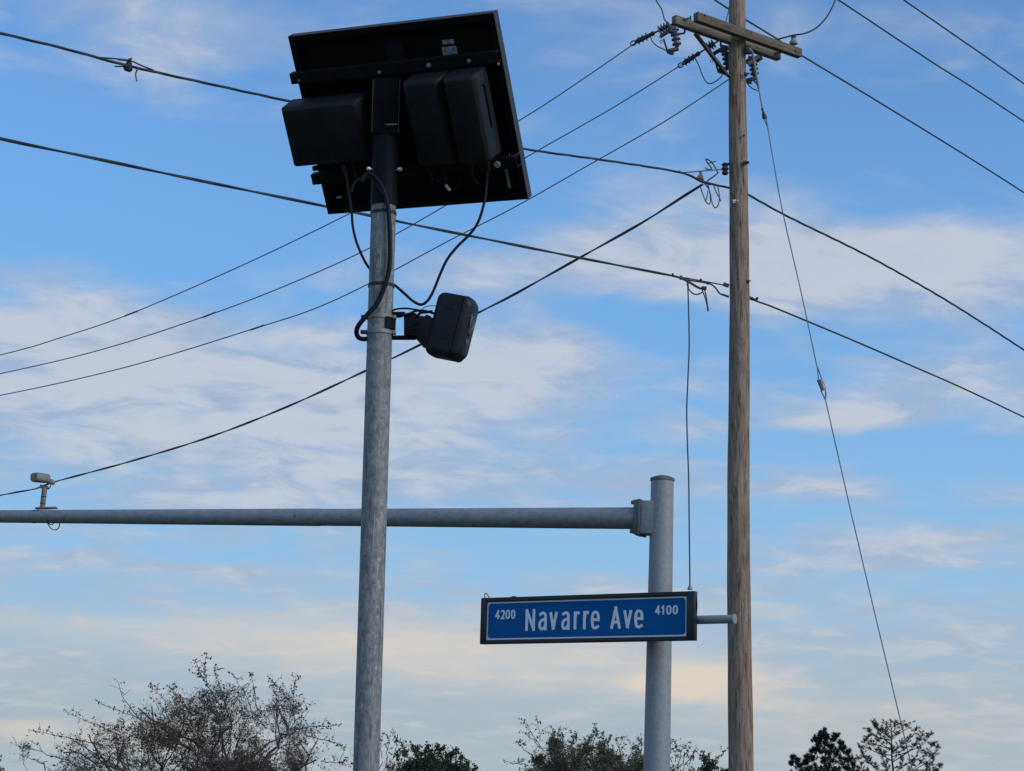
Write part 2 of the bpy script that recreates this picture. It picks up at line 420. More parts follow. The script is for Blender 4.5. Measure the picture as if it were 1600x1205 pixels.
def single(name, mb, mat, label, cat, group=None, origin=None, **k):
    o0 = Vector(origin) if origin is not None else Vector(mb.v[0])
    o = bpy.data.objects.new(name, mb.mesh(name, mat, Matrix.Translation(-o0), **k)); COL.objects.link(o)
    o.location = o0
    return tag(o, label, cat, group)
def structure(name, mb, mat, **k):
    o = bpy.data.objects.new(name, mb.mesh(name, mat, **k)); COL.objects.link(o); o['kind'] = 'structure'
    return o

# ------------------------------------------------------------------ ground, road (below the frame)
g = MB(); g.quad((-1500, -300, 0), (1500, -300, 0), (1500, 2500, 0), (-1500, 2500, 0)); structure('ground', g, 'turf')
g = MB(); g.quad((-300, 10.6, 0.004), (300, 10.6, 0.004), (300, 17.2, 0.004), (-300, 17.2, 0.004)); structure('road', g, 'asphalt')
for y in (10.45, 17.35):
    g = MB(); g.aab(-300, 300, y - 0.15, y + 0.15, -0.05, 0.13); structure('kerb', g, 'concrete', bevel=0.02)
for y in (13.82, 13.98):
    g = MB(); g.quad((-300, y - 0.05, 0.008), (300, y - 0.05, 0.008), (300, y + 0.05, 0.008), (-300, y + 0.05, 0.008)); structure('road_marking', g, 'yellow')
g = MB(); g.aab(-300, 300, -0.9, 0.9, -0.1, 0.02); structure('pavement', g, 'concrete')

# ------------------------------------------------------------------ solar panel pose
PW, PH = 0.908, 0.7655
PC = Vector((-0.4455, 7.3985, 4.2754))
PR = Matrix(((0.92627, -0.19765, -0.32087), (-0.37602, -0.54164, -0.75183), (-0.02520, 0.81705, -0.57602)))
PR = PR.to_quaternion().normalized().to_matrix()
PINV = (Matrix.Translation(PC) @ PR.to_4x4()).inverted()
def on_plane(px, py, zl, C, Rm):
    n = Rm.col[2]; r = ray(px, py); c = C + n * zl
    t = (c - EYE).dot(n) / r.dot(n)
    q = Rm.transposed() @ (EYE + r * t - C)
    return Vector((q.x, q.y, zl))
def pl(px, py, zl=0.0): return on_plane(px, py, zl, PC, PR)
def plw(px, py, zl=0.0): return PC + PR @ pl(px, py, zl)

# ------------------------------------------------------------------ steel pole
POLE_Y = plw(597, 215).y - 0.16
pb = at(572, 1205, POLE_Y); pt = at(599.5, 322, POLE_Y)
axis = (pt - pb).normalized()
base = pb + axis * (-pb.z / axis.z)
PRAD = 0.0495
def on_pole(py):
    """axis point of the pole seen at picture height py"""
    lo, hi = base.copy(), pt + axis * 0.6
    for _ in range(40):
        m = (lo + hi) / 2; d = CAMR.transposed() @ (m - EYE)
        y = 602.5 - F * d.y / -d.z
        if y > py: lo = m
        else: hi = m
    return (lo + hi) / 2
T = Thing('steel_pole', 'weathered galvanised steel pole carrying the black solar panel', 'pole', base)
T.part('shaft', MB().tube([base + axis * 0.02, base + axis * 1, base + axis * 2, base + axis * 3, pt], PRAD, 40), 'galv_old')
T.part('base_plate', MB().aab(base.x - 0.14, base.x + 0.14, base.y - 0.14, base.y + 0.14, 0.0, 0.02), 'galv_old', bevel=0.004)
for py in (334, 447):
    c = on_pole(py)
    T.part('cable_tie', MB().tube([c - axis * 0.006, c + axis * 0.006], PRAD + 0.003, 40), 'tie')
front = Vector((0, -1, 0))
side = axis.cross(front).normalized()   # to the left or right of the pole
if side.x < 0: side = -side

# ------------------------------------------------------------------ solar panel
T = Thing('solar_panel', 'tilted black solar panel seen from behind on the steel pole', 'solar panel', PC, PR)
hw, hh = PW / 2, PH / 2
fd = -0.046
f = MB(); t = 0.028
f.aab(-hw, hw, hh - 0.003, hh, fd, 0); f.aab(-hw, hw, -hh, -hh + 0.003, fd, 0)
f.aab(-hw, -hw + 0.003, -hh + 0.003, hh - 0.003, fd, 0); f.aab(hw - 0.003, hw, -hh + 0.003, hh - 0.003, fd, 0)
fr_ = T.part('frame', f, 'anodised', world=False)
f = MB()
f.aab(-hw + 0.003, hw - 0.003, hh - t, hh - 0.0032, -0.0025, -0.0004); f.aab(-hw + 0.003, hw - 0.003, -hh + 0.0032, -hh + t, -0.0025, -0.0004)
f.aab(-hw + 0.0032, -hw + t, -hh + t, hh - t, -0.0025, -0.0004); f.aab(hw - t, hw - 0.0032, -hh + t, hh - t, -0.0025, -0.0004)
T.part('frame_flange', f, 'backsheet', world=False, parent=fr_)
T.part('backsheet', MB().aab(-hw + 0.0035, hw - 0.0035, -hh + 0.0035, hh - 0.0035, fd + 0.006, fd + 0.012), 'backsheet', world=False)
T.part('glass', MB().aab(-hw + 0.0035, hw - 0.0035, -hh + 0.0035, hh - 0.0035, fd + 0.001, fd + 0.0055), 'cells', world=False)
def lbox(px0, py0, px1, py1, zl0, zl1):
    """box on the back of the panel: two opposite corners in the picture, seen at depth zl1"""
    a, b = pl(px0, py0, zl1), pl(px1, py1, zl1)
    return MB().aab(min(a.x, b.x), max(a.x, b.x), min(a.y, b.y), max(a.y, b.y), zl0, zl1)
T.part('junction_box', lbox(603, 72, 634, 101, fd + 0.0121, 0.0), 'black_paint', world=False, bevel=0.004)
# printed labels
T.part('rating_label', lbox(690, 74, 716, 89, fd + 0.0121, fd + 0.0126), 'label', world=False)
T.part('rating_label', lbox(690.5, 63, 710, 68, fd + 0.0121, fd + 0.0126), 'label', world=False)
T.part('rating_label', lbox(788, 264, 799, 294, fd + 0.0121, fd + 0.0126), 'label', world=False)
# rails across the back
a, b = pl(457, 122, 0.02), pl(774, 88, 0.02)
ry = (a.y + b.y) / 2
def rail(y, x0, x1, name):
    m = MB()
    m.aab(x0, x1, y - 0.022, y + 0.022, 0.036, 0.040); m.aab(x0, x1, y + 0.018, y + 0.022, 0.0005, 0.0358); m.aab(x0, x1, y - 0.022, y - 0.018, 0.0005, 0.0358)
    return T.part(name, m, 'black_paint', world=False)
r1 = rail(ry, a.x, hw - 0.004, 'rail')
a2 = pl(490, 279, 0.02)
r2 = rail(a2.y, a2.x, hw - 0.004, 'rail')
for (px, py, rr) in ((593, 113, 0.008), (670, 102, 0.011), (733, 95, 0.009), (779, 100, 0.006), (467, 126, 0.005)):
    c = pl(px, py, 0.04)
    T.part('bolt', MB().lathe((c.x, c.y, 0.0402), (c.x, c.y, 0.0402 + rr * 1.4), [(0, rr), (0.35, rr), (0.36, rr * 0.6), (1, rr * 0.6)], 6), 'steel_band', world=False, smooth=False)
for (px, py) in ((785, 147), (794, 187)):
    c = pl(px, py, -0.02)
    T.part('bolt', MB().lathe((c.x, c.y, -0.024), (c.x, c.y, -0.016), [(0, 0.012), (1, 0.010)], 12), 'black_plastic', world=False)
# wire clips on the right frame side
for (px, py) in ((805, 238), (808, 256)):
    c = pl(px, py, 0.0)
    T.part('wire_clip', MB().tube([(c.x - 0.024, c.y, 0.004), (c.x - 0.024, c.y - 0.012, 0.008), (c.x + 0.004, c.y - 0.010, 0.008), (c.x + 0.022, c.y, 0.003)], 0.0018, 6), 'steel_band', world=False)
def case(name, corners, z0, z1, lab, cut=0.012, shoulder=0.022):
    """bevelled enclosure; corners = front-face TL, TR, BR, BL pixels"""
    q = [pl(px, py, z1) for px, py in corners]
    x0 = (q[0].x + q[3].x) / 2; x1 = (q[1].x + q[2].x) / 2; y1 = (q[0].y + q[1].y) / 2; y0 = (q[2].y + q[3].y) / 2
    def ring(inset, z, c):
        X0, X1, Y0, Y1 = x0 - inset, x1 + inset, y0 - inset * 0.4, y1 + inset
        o = []
        for (cx, cy, a0) in ((X1 - c, Y1 - c, 0), (X0 + c, Y1 - c, 90), (X0 + c, Y0 + c, 180), (X1 - c, Y0 + c, 270)):
            for k in range(5):
                an = R(a0 + 22.5 * k); o.append(Vector((cx + c * math.cos(an), cy + c * math.sin(an), z)))
        return o
    rings = [ring(0.008, z0, cut), ring(0.008, z0 + 0.004, cut), ring(0.004, z1 - shoulder, cut), ring(0.003, z1 - shoulder + 0.002, cut), ring(-0.007, z1 - 0.002, cut), ring(-0.010, z1, cut * 0.8)]
    m = MB(); n = len(rings[0])
    for rg in rings: m.v += rg
    for i in range(len(rings) - 1):
        for k in range(n):
            k2 = (k + 1) % n; m.f.append((i * n + k, i * n + k2, (i + 1) * n + k2, (i + 1) * n + k))
    m.f.append(tuple(range(n))); m.f.append(tuple((len(rings) - 1) * n + k for k in range(n)))
    return T.part(name, m, 'case', world=False, label=lab), (x0, x1, y0, y1)
boxL, bl = case('controller_box', [(438, 172), (555, 159), (573, 250), (457, 264)], 0.0405, 0.165, 'wide black controller box overhanging the left edge')
boxA, ba = case('battery_box', [(626, 132), (680, 126), (709, 256), (655, 262)], 0.0405, 0.165, 'black battery box next to the pole')
boxB, bb = case('battery_box', [(690, 126), (737, 120), (764, 253), (717, 259)], 0.0405, 0.175, 'black battery box near the right edge, its side catching light')
# pressed groove on the lit side of the right box
gx = bb[1] + 0.0105
m = MB(); gz = 0.098
m.tube([(gx, bb[3] - 0.05, gz + 0.016), (gx, bb[3] - 0.052, gz), (gx, bb[3] - 0.062, gz - 0.004), (gx, bb[2] + 0.12, gz - 0.004)], 0.0035, 6)
T.part('groove', m, 'black_paint', world=False, parent=boxB)
# latches and glands under the boxes
def gland(px, py, z, par, l=0.03):
    c = pl(px, py, z)
    T.part('cable_gland', MB().lathe((c.x, c.y + 0.012, z), (c.x, c.y - l, z), [(0, 0.009), (0.4, 0.009), (0.41, 0.006), (1, 0.005)], 10), 'black_plastic', world=False, parent=par)
for px, py in ((538, 262), (553, 258)): gland(px, py, 0.11, boxL, 0.05)
c = pl(494, 264, 0.12); T.part('latch', MB().aab(c.x - 0.012, c.x + 0.012, c.y - 0.006, c.y + 0.012, 0.11, 0.13), 'black_paint', world=False, parent=boxL)
for px, py in ((672, 264), (694, 264)): gland(px, py, 0.11, boxA, 0.05)
for px, py in ((737, 259), (762, 255)): gland(px, py, 0.11, boxB, 0.03)
# loose connector tails
def tail(pix, z, r, mat, name, par=None):
    T.part(name, MB().tube(smooth_path([pl(x, y, z) for x, y in pix], 5), r, 7), mat, world=False, parent=par)
tail([(694, 262), (693, 275), (697, 287), (702, 297)], 0.11, 0.0045, 'cable', 'connector_lead')
tail([(672, 264), (676, 277), (690, 286), (706, 297), (716, 289), (722, 275)], 0.10, 0.003, 'cable', 'connector_lead')
tail([(696, 289), (703, 298)], 0.118, 0.0065, 'tag', 'connector_tag')
tail([(737, 259), (739, 275), (747, 287), (757, 286), (762, 275)], 0.11, 0.0035, 'cable', 'connector_lead')
tail([(771, 298), (785, 302), (800, 297)], fd + 0.02, 0.0025, 'cable', 'connector_lead')
c = pl(777, 257, 0.08); T.part('hanging_tag', MB().lathe((c.x, c.y, 0.08), (c.x, c.y, 0.084), [(0, 0.013), (1, 0.013)], 16), 'tag', world=False)
c = pl(525, 312, 0.0); T.part('tape_patch', MB().aab(c.x - 0.013, c.x + 0.013, c.y - 0.005, c.y + 0.005, fd + 0.0121, fd + 0.016), 'tag', world=False)
# sleeve over the pole top and the channel that carries the rails
ps = on_pole(213)
sl_ = T.part('pole_sleeve', MB().tube([pt - axis * 0.002, ps], PRAD + 0.004, 40), 'black_paint')
U = axis
cc = on_pole(172); hgt = (on_pole(130) - on_pole(215)).length / 2
back = -front
ch = MB()
cf = cc + front * 0.052
ch.box(cf, side * 0.053, U * hgt, front * 0.002)
for s_ in (-1, 1): ch.box(cc + side * (0.053 * s_) + back * 0.05, side * 0.002, U * hgt, front * 0.10)
T.part('mount_channel', ch, 'backsheet')
rim = MB(); e = 0.0535
q = [cf + front * 0.004 + side * e * sx + U * hgt * sy for sx, sy in ((-1, 0.95), (-1, -1), (1, -1), (1, 0.95))]
rim.tube(q, 0.0018, 6)
T.part('channel_rim', rim, 'iron')
T.part('locking_pin', MB().tube([cf + front * 0.006 + side * 0.002 - U * hgt * 0.72, cf + front * 0.006 + side * 0.05 - U * hgt * 0.70], 0.003, 8), 'steel_band')
for (px, s_) in ((616, 1), (578, -1)):
    c = on_pole(268) + front * 0.022 + side * (PRAD * 0.92) * s_
    T.part('set_bolt', MB().lathe(c, c + side * s_ * 0.022 + front * 0.012, [(0, 0.003), (0.55, 0.003), (0.56, 0.0085), (1, 0.0075)], 10), 'bright_steel')

# ------------------------------------------------------------------ loose cables of the panel
FY = POLE_Y - PRAD - 0.014
def cable(pix, r, label, n=8):
    pts = smooth_path([at(x, y, Y) for x, y, Y in pix], n)
    single('power_cable', MB().tube(pts, r, 10), 'cable', label, 'cable', 'cables looped about the steel pole')
BY = POLE_Y + PRAD + 0.03
cable([(566, 283, FY), (573, 273, FY), (583, 274, FY), (594, 287, FY), (602, 305, FY), (607, 330, FY), (609.5, 380, FY), (608, 420, FY), (601, 447, FY), (589, 474, FY), (572, 494, FY - 0.005),
       (560, 509, FY), (557, 520, FY + 0.02), (561, 528, FY + 0.05), (570, 530, POLE_Y), (579, 528, BY - 0.01)], 0.0095, 'thick black cable running down the front of the steel pole', 8)
cable([(549, 300, FY), (553, 288, FY), (562, 279, FY), (572, 276, FY), (582, 280, FY), (591, 291, FY), (599, 305, FY - 0.012)], 0.0045, 'thin cable loop bending into the pole top')
cable([(537, 258, POLE_Y - 0.03), (543, 285, POLE_Y), (549, 325, POLE_Y), (551, 352, POLE_Y), (556, 375, POLE_Y), (564, 396, POLE_Y + 0.02), (574, 415, BY), (590, 435, BY + 0.01)], 0.0052, 'thin black cable hanging left of the pole from the controller box')
cable([(762, 262, POLE_Y - 0.02), (760, 290, POLE_Y), (757, 315, POLE_Y), (748, 345, POLE_Y), (735, 365, POLE_Y), (715, 385, POLE_Y), (699, 405, POLE_Y), (688, 428, POLE_Y), (677, 455, POLE_Y), (668, 470, POLE_Y), (658, 476, POLE_Y),
       (646, 471, POLE_Y), (632, 459, POLE_Y), (617, 446, BY - 0.02), (600, 436, BY + 0.005)], 0.0056, 'black cable swinging below the right battery box in a deep loop')

# ------------------------------------------------------------------ security camera on the pole
CR = 8.0
camc = at(708, 512, POLE_Y - 0.005)
# local axes: X = lens direction, Z = long axis, Y = away from viewer
ca = R(18)
Xl = Vector((math.cos(ca), -math.sin(ca), 0)); Xl = (Xl + Vector((0, 0, -0.235))).normalized()
Zl = (Vector((0, 0, 1)) - Xl * Xl.z).normalized(); Yl = Zl.cross(Xl)
CM = Matrix((Xl, Yl, Zl)).transposed()
T = Thing('security_camera', 'black boxy camera strapped to the steel pole, lens facing right', 'camera', camc, CM)
def sq_ring(x, hy, hz, r, n=6, sh=0.0, zo=0.0):
    o = []
    for (cy, cz, a0) in ((hy - r, hz - r, 0), (-hy + r, hz - r, 90), (-hy + r, -hz + r, 180), (hy - r, -hz + r, 270)):
        for k in range(n):
            an = R(a0 + 90 * k / (n - 1)); z = cz + r * math.sin(an) + zo
            o.append(Vector((x + sh * z, cy + r * math.cos(an), z)))
    return o
def loft(rings, caps=True):
    m = MB(); n = len(rings[0])
    for rg in rings: m.v += rg
    for i in range(len(rings) - 1):
        for k in range(n):
            k2 = (k + 1) % n; m.f.append((i * n + k, i * n + k2, (i + 1) * n + k2, (i + 1) * n + k))
    if caps:
        m.f.append(tuple(range(n))); m.f.append(tuple((len(rings) - 1) * n + k for k in range(n)))
    return m
hy, hz = 0.058, 0.128
body = loft([sq_ring(-0.077, hy - 0.020, hz - 0.022, 0.022), sq_ring(-0.074, hy - 0.010, hz - 0.010, 0.026), sq_ring(-0.064, hy - 0.003, hz - 0.003, 0.030),
             sq_ring(-0.050, hy, hz, 0.032), sq_ring(0.034, hy, hz, 0.032)])
T.part('body', body, 'black_plastic', world=False)
bez = loft([sq_ring(0.0345, hy - 0.003, hz - 0.003, 0.030), sq_ring(0.040, hy - 0.003, hz - 0.003, 0.030), sq_ring(0.041, hy + 0.001, hz + 0.001, 0.032), sq_ring(0.052, hy - 0.001, hz - 0.002, 0.032),
            sq_ring(0.070, hy - 0.014, hz - 0.020, 0.028), sq_ring(0.0725, hy - 0.020, hz - 0.027, 0.024)])
bz = T.part('bezel', bez, 'black_plastic', world=False)
def oval(x0, x1, cy, cz, ry, rz, n=24):
    return loft([[Vector((x, cy + ry * s * math.cos(2 * math.pi * k / n), cz + rz * s * math.sin(2 * math.pi * k / n))) for k in range(n)] for x, s in ((x0, 1.0), (x1, 0.95))])
T.part('lens_window', oval(0.0726, 0.0745, 0, 0.028, 0.030, 0.052), 'lens', world=False, parent=bz)
T.part('lens_ring', MB().tube([(0.0755, -0.004 + 0.019 * math.cos(2 * math.pi * k / 24), 0.030 + 0.025 * math.sin(2 * math.pi * k / 24)) for k in range(25)], 0.0022, 6, cap=False), 'steel_band', world=False, parent=bz)
T.part('lens', oval(0.0746, 0.0770, -0.004, 0.030, 0.016, 0.021), 'lens', world=False, parent=bz)
T.part('lamp_window', oval(0.0726, 0.0745, 0, -0.045, 0.018, 0.012), 'lens_ring', world=False, parent=bz)
# raised panel line on the side
m = MB(); m.tube([(-0.020, -hy - 0.0005, 0.062), (0.006, -hy - 0.0005, 0.062), (0.014, -hy - 0.0005, 0.054), (0.014, -hy - 0.0005, -0.050), (0.006, -hy - 0.0005, -0.060), (-0.014, -hy - 0.0005, -0.060)], 0.0013, 6)
T.part('panel_seam', m, 'black_plastic', world=False)
# hinge block between bracket and body
HY = POLE_Y - 0.03
def plate(pix, Y, th):
    return MB().prism([at(x, y, Y) for x, y in pix], (0, th, 0))
T.part('hinge', plate([(631, 492), (641, 491), (643, 489), (650, 489), (652, 493), (664, 494), (666, 491), (673, 494), (679, 500), (679, 530), (672, 543), (660, 537), (651, 526), (648, 524), (631, 523)], HY, 0.065), 'black_paint', bevel=0.002)
hs = T.part('hinge_slot', plate([(644, 508), (650, 505), (657, 503), (656, 506), (650, 509), (645, 511)], HY - 0.0015, 0.001), 'backsheet')
T.part('hinge_slot', plate([(637, 517), (649, 515), (649, 517), (637, 520)], HY - 0.0015, 0.001), 'backsheet')
for (y0, y1) in (((487, 493)), ((524, 528))):
    T.part('bracket_arm', plate([(606, y0), (632, y0), (649 if y0 > 500 else 634, (y0 + y1) / 2), (649 if y0 > 500 else 624, y1), (606, y1)], POLE_Y - 0.015, 0.04), 'black_paint', bevel=0.0015)
sd = MB(); c0, c1 = on_pole(516), on_pole(499)
nn = 10
arc = []
for k in range(nn):
    an = R(-28 + 90 * k / (nn - 1))
    arc.append(side * math.cos(an) * (PRAD + 0.004) + front * math.sin(an) * (PRAD + 0.004))
sd.v += [c0 + a for a in arc] + [c1 + a for a in arc] + [c0 + a * 1.16 for a in arc] + [c1 + a * 1.16 for a in arc]
for k in range(nn - 1):
    sd.f += [(k, k + 1, nn + k + 1, nn + k), (2 * nn + k, 3 * nn + k, 3 * nn + k + 1, 2 * nn + k + 1)]
    sd.f += [(k, 2 * nn + k, 2 * nn + k + 1, k + 1), (nn + k, nn + k + 1, 3 * nn + k + 1, 3 * nn + k)]
sd.f += [(0, nn, 3 * nn, 2 * nn), (nn - 1, 3 * nn - 1, 4 * nn - 1, 2 * nn - 1)]
T.part('saddle', sd, 'black_paint')
for py in (497, 520.5):
    c = on_pole(py)
    bn = T.part('pole_band', MB().tube([c - axis * 0.008, c + axis * 0.008], PRAD + 0.0035, 40), 'steel_band')
    k = c - side * (PRAD + 0.004) + front * 0.012
    T.part('band_clamp', MB().box(k - side * 0.008, side * 0.013, front * 0.009, axis * 0.007), 'iron', parent=bn, bevel=0.002)
    k = c + side * (PRAD + 0.003) + front * 0.012
    T.part('band_clamp', MB().box(k + side * 0.004, side * 0.008, front * 0.012, axis * 0.0075), 'steel_band', parent=bn, bevel=0.002)
def camlead(pix, r):
    T.part('camera_lead', MB().tube(smooth_path([at(x, y, HY - 0.004 if len(p) == 0 else p[0]) for x, y, *p in pix], 6), r, 8), 'cable')
camlead([(612, 486, POLE_Y), (620, 483), (634, 482), (650, 484), (664, 487), (678, 489)], 0.004)
camlead([(628, 493), (640, 490), (650, 486), (664, 486), (678, 490)], 0.005)
camlead([(652, 494), (657, 489), (664, 488), (676, 487)], 0.006)
camlead([(658, 485), (664, 480), (672, 478), (682, 478)], 0.0016)

# ------------------------------------------------------------------ mast arm pole
MY = 19.0
m0 = at(1026, 1205, MY); m1 = at(1035, 752, MY)
max_ = (m1 - m0).normalized(); mbse = m0 - max_ * (m0.z / max_.z)
L_ = (m1 - mbse).length
T = Thing('mast_arm_pole', 'thick galvanised traffic mast with a long horizontal arm', 'mast', mbse)
pr = lambda py: {750: 0.1135, 1205: 0.134}[py]
r_top, r_bot = 0.1145, 0.140
T.part('shaft', MB().tube([mbse + max_ * (L_ * k / 6) for k in range(7)], [r_bot + (r_top - r_bot) * k / 6 for k in range(7)], 48), 'galv')
T.part('base_plate', MB().aab(mbse.x - 0.25, mbse.x + 0.25, mbse.y - 0.25, mbse.y + 0.25, 0.0, 0.04), 'galv', bevel=0.006)
for sx in (-1, 1):
    for sy in (-1, 1):
        T.part('anchor_bolt', MB().tube([(mbse.x + 0.2 * sx, mbse.y + 0.2 * sy, 0.04), (mbse.x + 0.2 * sx, mbse.y + 0.2 * sy, 0.12)], 0.018, 8), 'galv')
T.part('cap', MB().lathe(m1 + max_ * 0.002, m1 + max_ * 0.062, [(0, r_top + 0.008), (0.42, r_top + 0.008), (0.5, r_top + 0.002), (0.72, 0.085), (0.9, 0.045), (1, 0.012)], 40), 'dark_plate')
def on_line(py, A, B):
    lo, hi = A.copy(), B.copy()
    for _ in range(40):
        m = (lo + hi) / 2; d = CAMR.transposed() @ (m - EYE)
        if 602.5 - F * d.y / -d.z > py: lo = m
        else: hi = m
    return (lo + hi) / 2
ac = on_line(810, mbse, m1)
far = at(-160, 806.6, 22.6)
ad = (far - ac).normalized()
au = (max_ - ad * max_.dot(ad)).normalized(); as_ = ad.cross(au)
# arm root box: gusset box + flange
gb = MB()
gb.box(ac + ad * 0.115, ad * 0.075, au * 0.165, as_ * 0.105)
T.part('gusset_box', gb, 'galv', bevel=0.006)
fl = T.part('flange', MB().box(ac + ad * 0.206, ad * 0.015, au * 0.178, as_ * 0.125), 'dark_plate', bevel=0.004)
fl2 = T.part('flange', MB().box(ac + ad * 0.242, ad * 0.020, au * 0.172, as_ * 0.120), 'dark_plate', bevel=0.004)
for su in (-1, 1):
    for ss in (-1, 1):
        p = ac + au * 0.145 * su + as_ * 0.095 * ss
        T.part('bolt', MB().lathe(p + ad * 0.262, p + ad * 0.292, [(0, 0.022), (1, 0.022)], 6), 'dark_plate', parent=fl2, smooth=False)
LA = (far - ac).length
def arm_at(px):
    lo, hi = 0.0, LA
    for _ in range(40):
        m = (lo + hi) / 2; d = CAMR.transposed() @ (ac + ad * m - EYE)
        if 800 + F * d.x / -d.z > px: lo = m
        else: hi = m
    return (lo + hi) / 2
sj = arm_at(500)
def arm_r(s): return 0.1105 + (0.0690 - 0.1105) * (s - 0.26) / (arm_at(0) - 0.26)
T.part('arm', MB().tube([ac + ad * s for s in (0.262, 1.2, 2.2, sj + 0.3)], [arm_r(s) for s in (0.262, 1.2, 2.2, sj + 0.3)], 40), 'galv_arm')
ss_ = [sj, sj + 1.0, sj + 2.0, sj + 3.2, LA]
outer = T.part('arm_extension', MB().tube([ac + ad * s for s in ss_], [arm_r(s) + 0.004 for s in ss_], 40), 'galv_arm')
s = arm_at(467); p = ac + ad * s
p = p + (-as_ if as_.y > 0 else as_) * (arm_r(s) + 0.0035) 
T.part('drain_hole', MB().lathe(p, p + (-as_ if as_.y > 0 else as_) * 0.002, [(0, 0.011), (1, 0.011)], 12), 'tie', parent=outer)

# ------------------------------------------------------------------ detector camera on the arm
s = arm_at(67); dc = ac + ad * s; dr = arm_r(s) + 0.004
T = Thing('detector_camera', 'small beige detection camera standing on the mast arm', 'camera', dc + au * dr)
dvy = dc.y
def dat(x, y, o=0.0): return at(x, y, dvy + o)
pa, pz = dat(66, 794), dat(70, 762)
T.part('base_plate', MB().bar(dat(56, 794.5), dat(89, 793.5), 0.09, 0.018), 'post_grey', bevel=0.003)
post = T.part('post', MB().tube([pa, pz], 0.030, 20), 'post_grey')
for y in (776.5, 787.5):
    c = pa + (pz - pa) * ((794 - y) / 32)
    T.part('tape_band', MB().tube([c - (pz - pa) * 0.02, c + (pz - pa) * 0.02], 0.0325, 20), 'tie', parent=post)
T.part('tilt_bracket', MB().prism([dat(62, 757), dat(74, 759), dat(76, 764), (dat(63, 763))], (0, 0.05, 0)), 'dark_plate', bevel=0.003)
hd = MB()
hxa, hxb = dat(55, 746), dat(76, 746)
hx = Vector((0.62, 0.78, 0.03)).normalized()   # housing points towards viewer-left
hyv = Vector((0, 0, 1)).cross(hx).normalized(); hzv = hx.cross(hyv)
hc = dat(65, 747)
def hring(t, a, b, r):
    o = []
    for (cy, cz, a0) in ((a - r, b - r, 0), (-a + r, b - r, 90), (-a + r, -b + r, 180), (a - r, -b + r, 270)):
        for k in range(5):
            an = R(a0 + 22.5 * k); o.append(hc + hx * t + hyv * (cy + r * math.cos(an)) + hzv * (cz + r * math.sin(an)))
    return o
T.part('housing', loft([hring(-0.115, 0.045, 0.032, 0.024), hring(-0.112, 0.062, 0.046, 0.034), hring(-0.085, 0.070, 0.054, 0.036), hring(0.06, 0.066, 0.05, 0.03), hring(0.085, 0.05, 0.04, 0.02)]), 'beige')
T.part('rear_cap', MB().tube([dat(74, 751.5), dat(80, 753), dat(85, 755.5)], [0.034, 0.032, 0.024], 16), 'beige')
T.part('sensor_lead', MB().tube(smooth_path([dat(79, 758), dat(78, 762), dat(73, 765), dat(71, 767)], 5), 0.006, 6), 'cable')
for px in (54, 76):
    s = arm_at(px); c = ac + ad * s; rr = arm_r(s) + 0.0075
    T.part('strap', MB().tube([c - ad * 0.006, c + ad * 0.006], rr, 32), 'steel_band')
fa = -0.10
T.part('sensor_lead', MB().tube(smooth_path([dat(74, 812, fa), dat(75, 819, fa), dat(80, 826, fa), (dat(87, 828, fa)), dat(92, 824, fa), dat(93, 817, fa), dat(90, 814, fa)], 6), 0.006, 6), 'cable')
T.part('sensor_lead', MB().tube(smooth_path([dat(75, 817, fa), dat(79, 820, fa), dat(83, 819, fa), dat(84, 815, fa)], 5), 0.006, 6), 'cable')

# ------------------------------------------------------------------ street name sign
SW, SH = 2.42, 0.466
k_ = SW / 2.5
SC = EYE + (Vector((0.77243, 19.51792, 3.35090)) - EYE) * k_
sx_ = Vector((0.8440, -0.5363, -0.0089)).normalized()
sz_ = Vector((0, 0, 1)); sz_ = (sz_ - sx_ * sz_.dot(sx_)).normalized()
SR = Matrix((sx_, sz_, sx_.cross(sz_))).transposed()
def sg(px, py, z=0.0): return on_plane(px, py, z, SC, SR)
T = Thing('street_name_sign', 'blue street name sign in a black frame reading Navarre Ave', 'street sign', SC, SR)
x0, x1, y0, y1 = -SW / 2, SW / 2, -SH / 2, SH / 2
D = -0.07
q = [sg(760.5, 940.5), sg(1073, 931.5), sg(1071.6, 993), sg(758.4, 1001)]
fx0, fx1 = (q[0].x + q[3].x) / 2, (q[1].x + q[2].x) / 2
fy0, fy1 = (q[2].y + q[3].y) / 2, (q[0].y + q[1].y) / 2
fr = MB()
fr.aab(x0, fx0, y0, y1, D, 0.0); fr.aab(fx1, x1, y0, y1, D, 0.0); fr.aab(fx0 + 0.0005, fx1 - 0.0005, fy1, y1, D, 0.0); fr.aab(fx0 + 0.0005, fx1 - 0.0005, y0, fy0, D, 0.0)
T.part('housing_frame', fr, 'sign_frame', world=False, bevel=0.004)
T.part('back_panel', MB().aab(fx0, fx1, fy0, fy1, D + 0.01, D + 0.02), 'sign_frame', world=False)
def rrect(xa, xb, ya, yb, r, n=6):
    o = []
    for (cx, cy, a0) in ((xb - r, yb - r, 0), (xa + r, yb - r, 90), (xa + r, ya + r, 180), (xb - r, ya + r, 270)):
        for k in range(n):
            an = R(a0 + 90 * k / (n - 1)); o.append((cx + r * math.cos(an), cy + r * math.sin(an)))
    return o
zf = -0.016
T.part('border', MB().aab(fx0 + 0.001, fx1 - 0.001, fy0 + 0.001, fy1 - 0.001, zf - 0.02, zf), 'white', world=False)
bw = 0.016
T.part('face', MB().prism([(x, y, zf + 0.0004) for x, y in rrect(fx0 + bw, fx1 - bw, fy0 + bw, fy1 - bw, 0.035)], (0, 0, 0.0012)), 'blue', world=False)
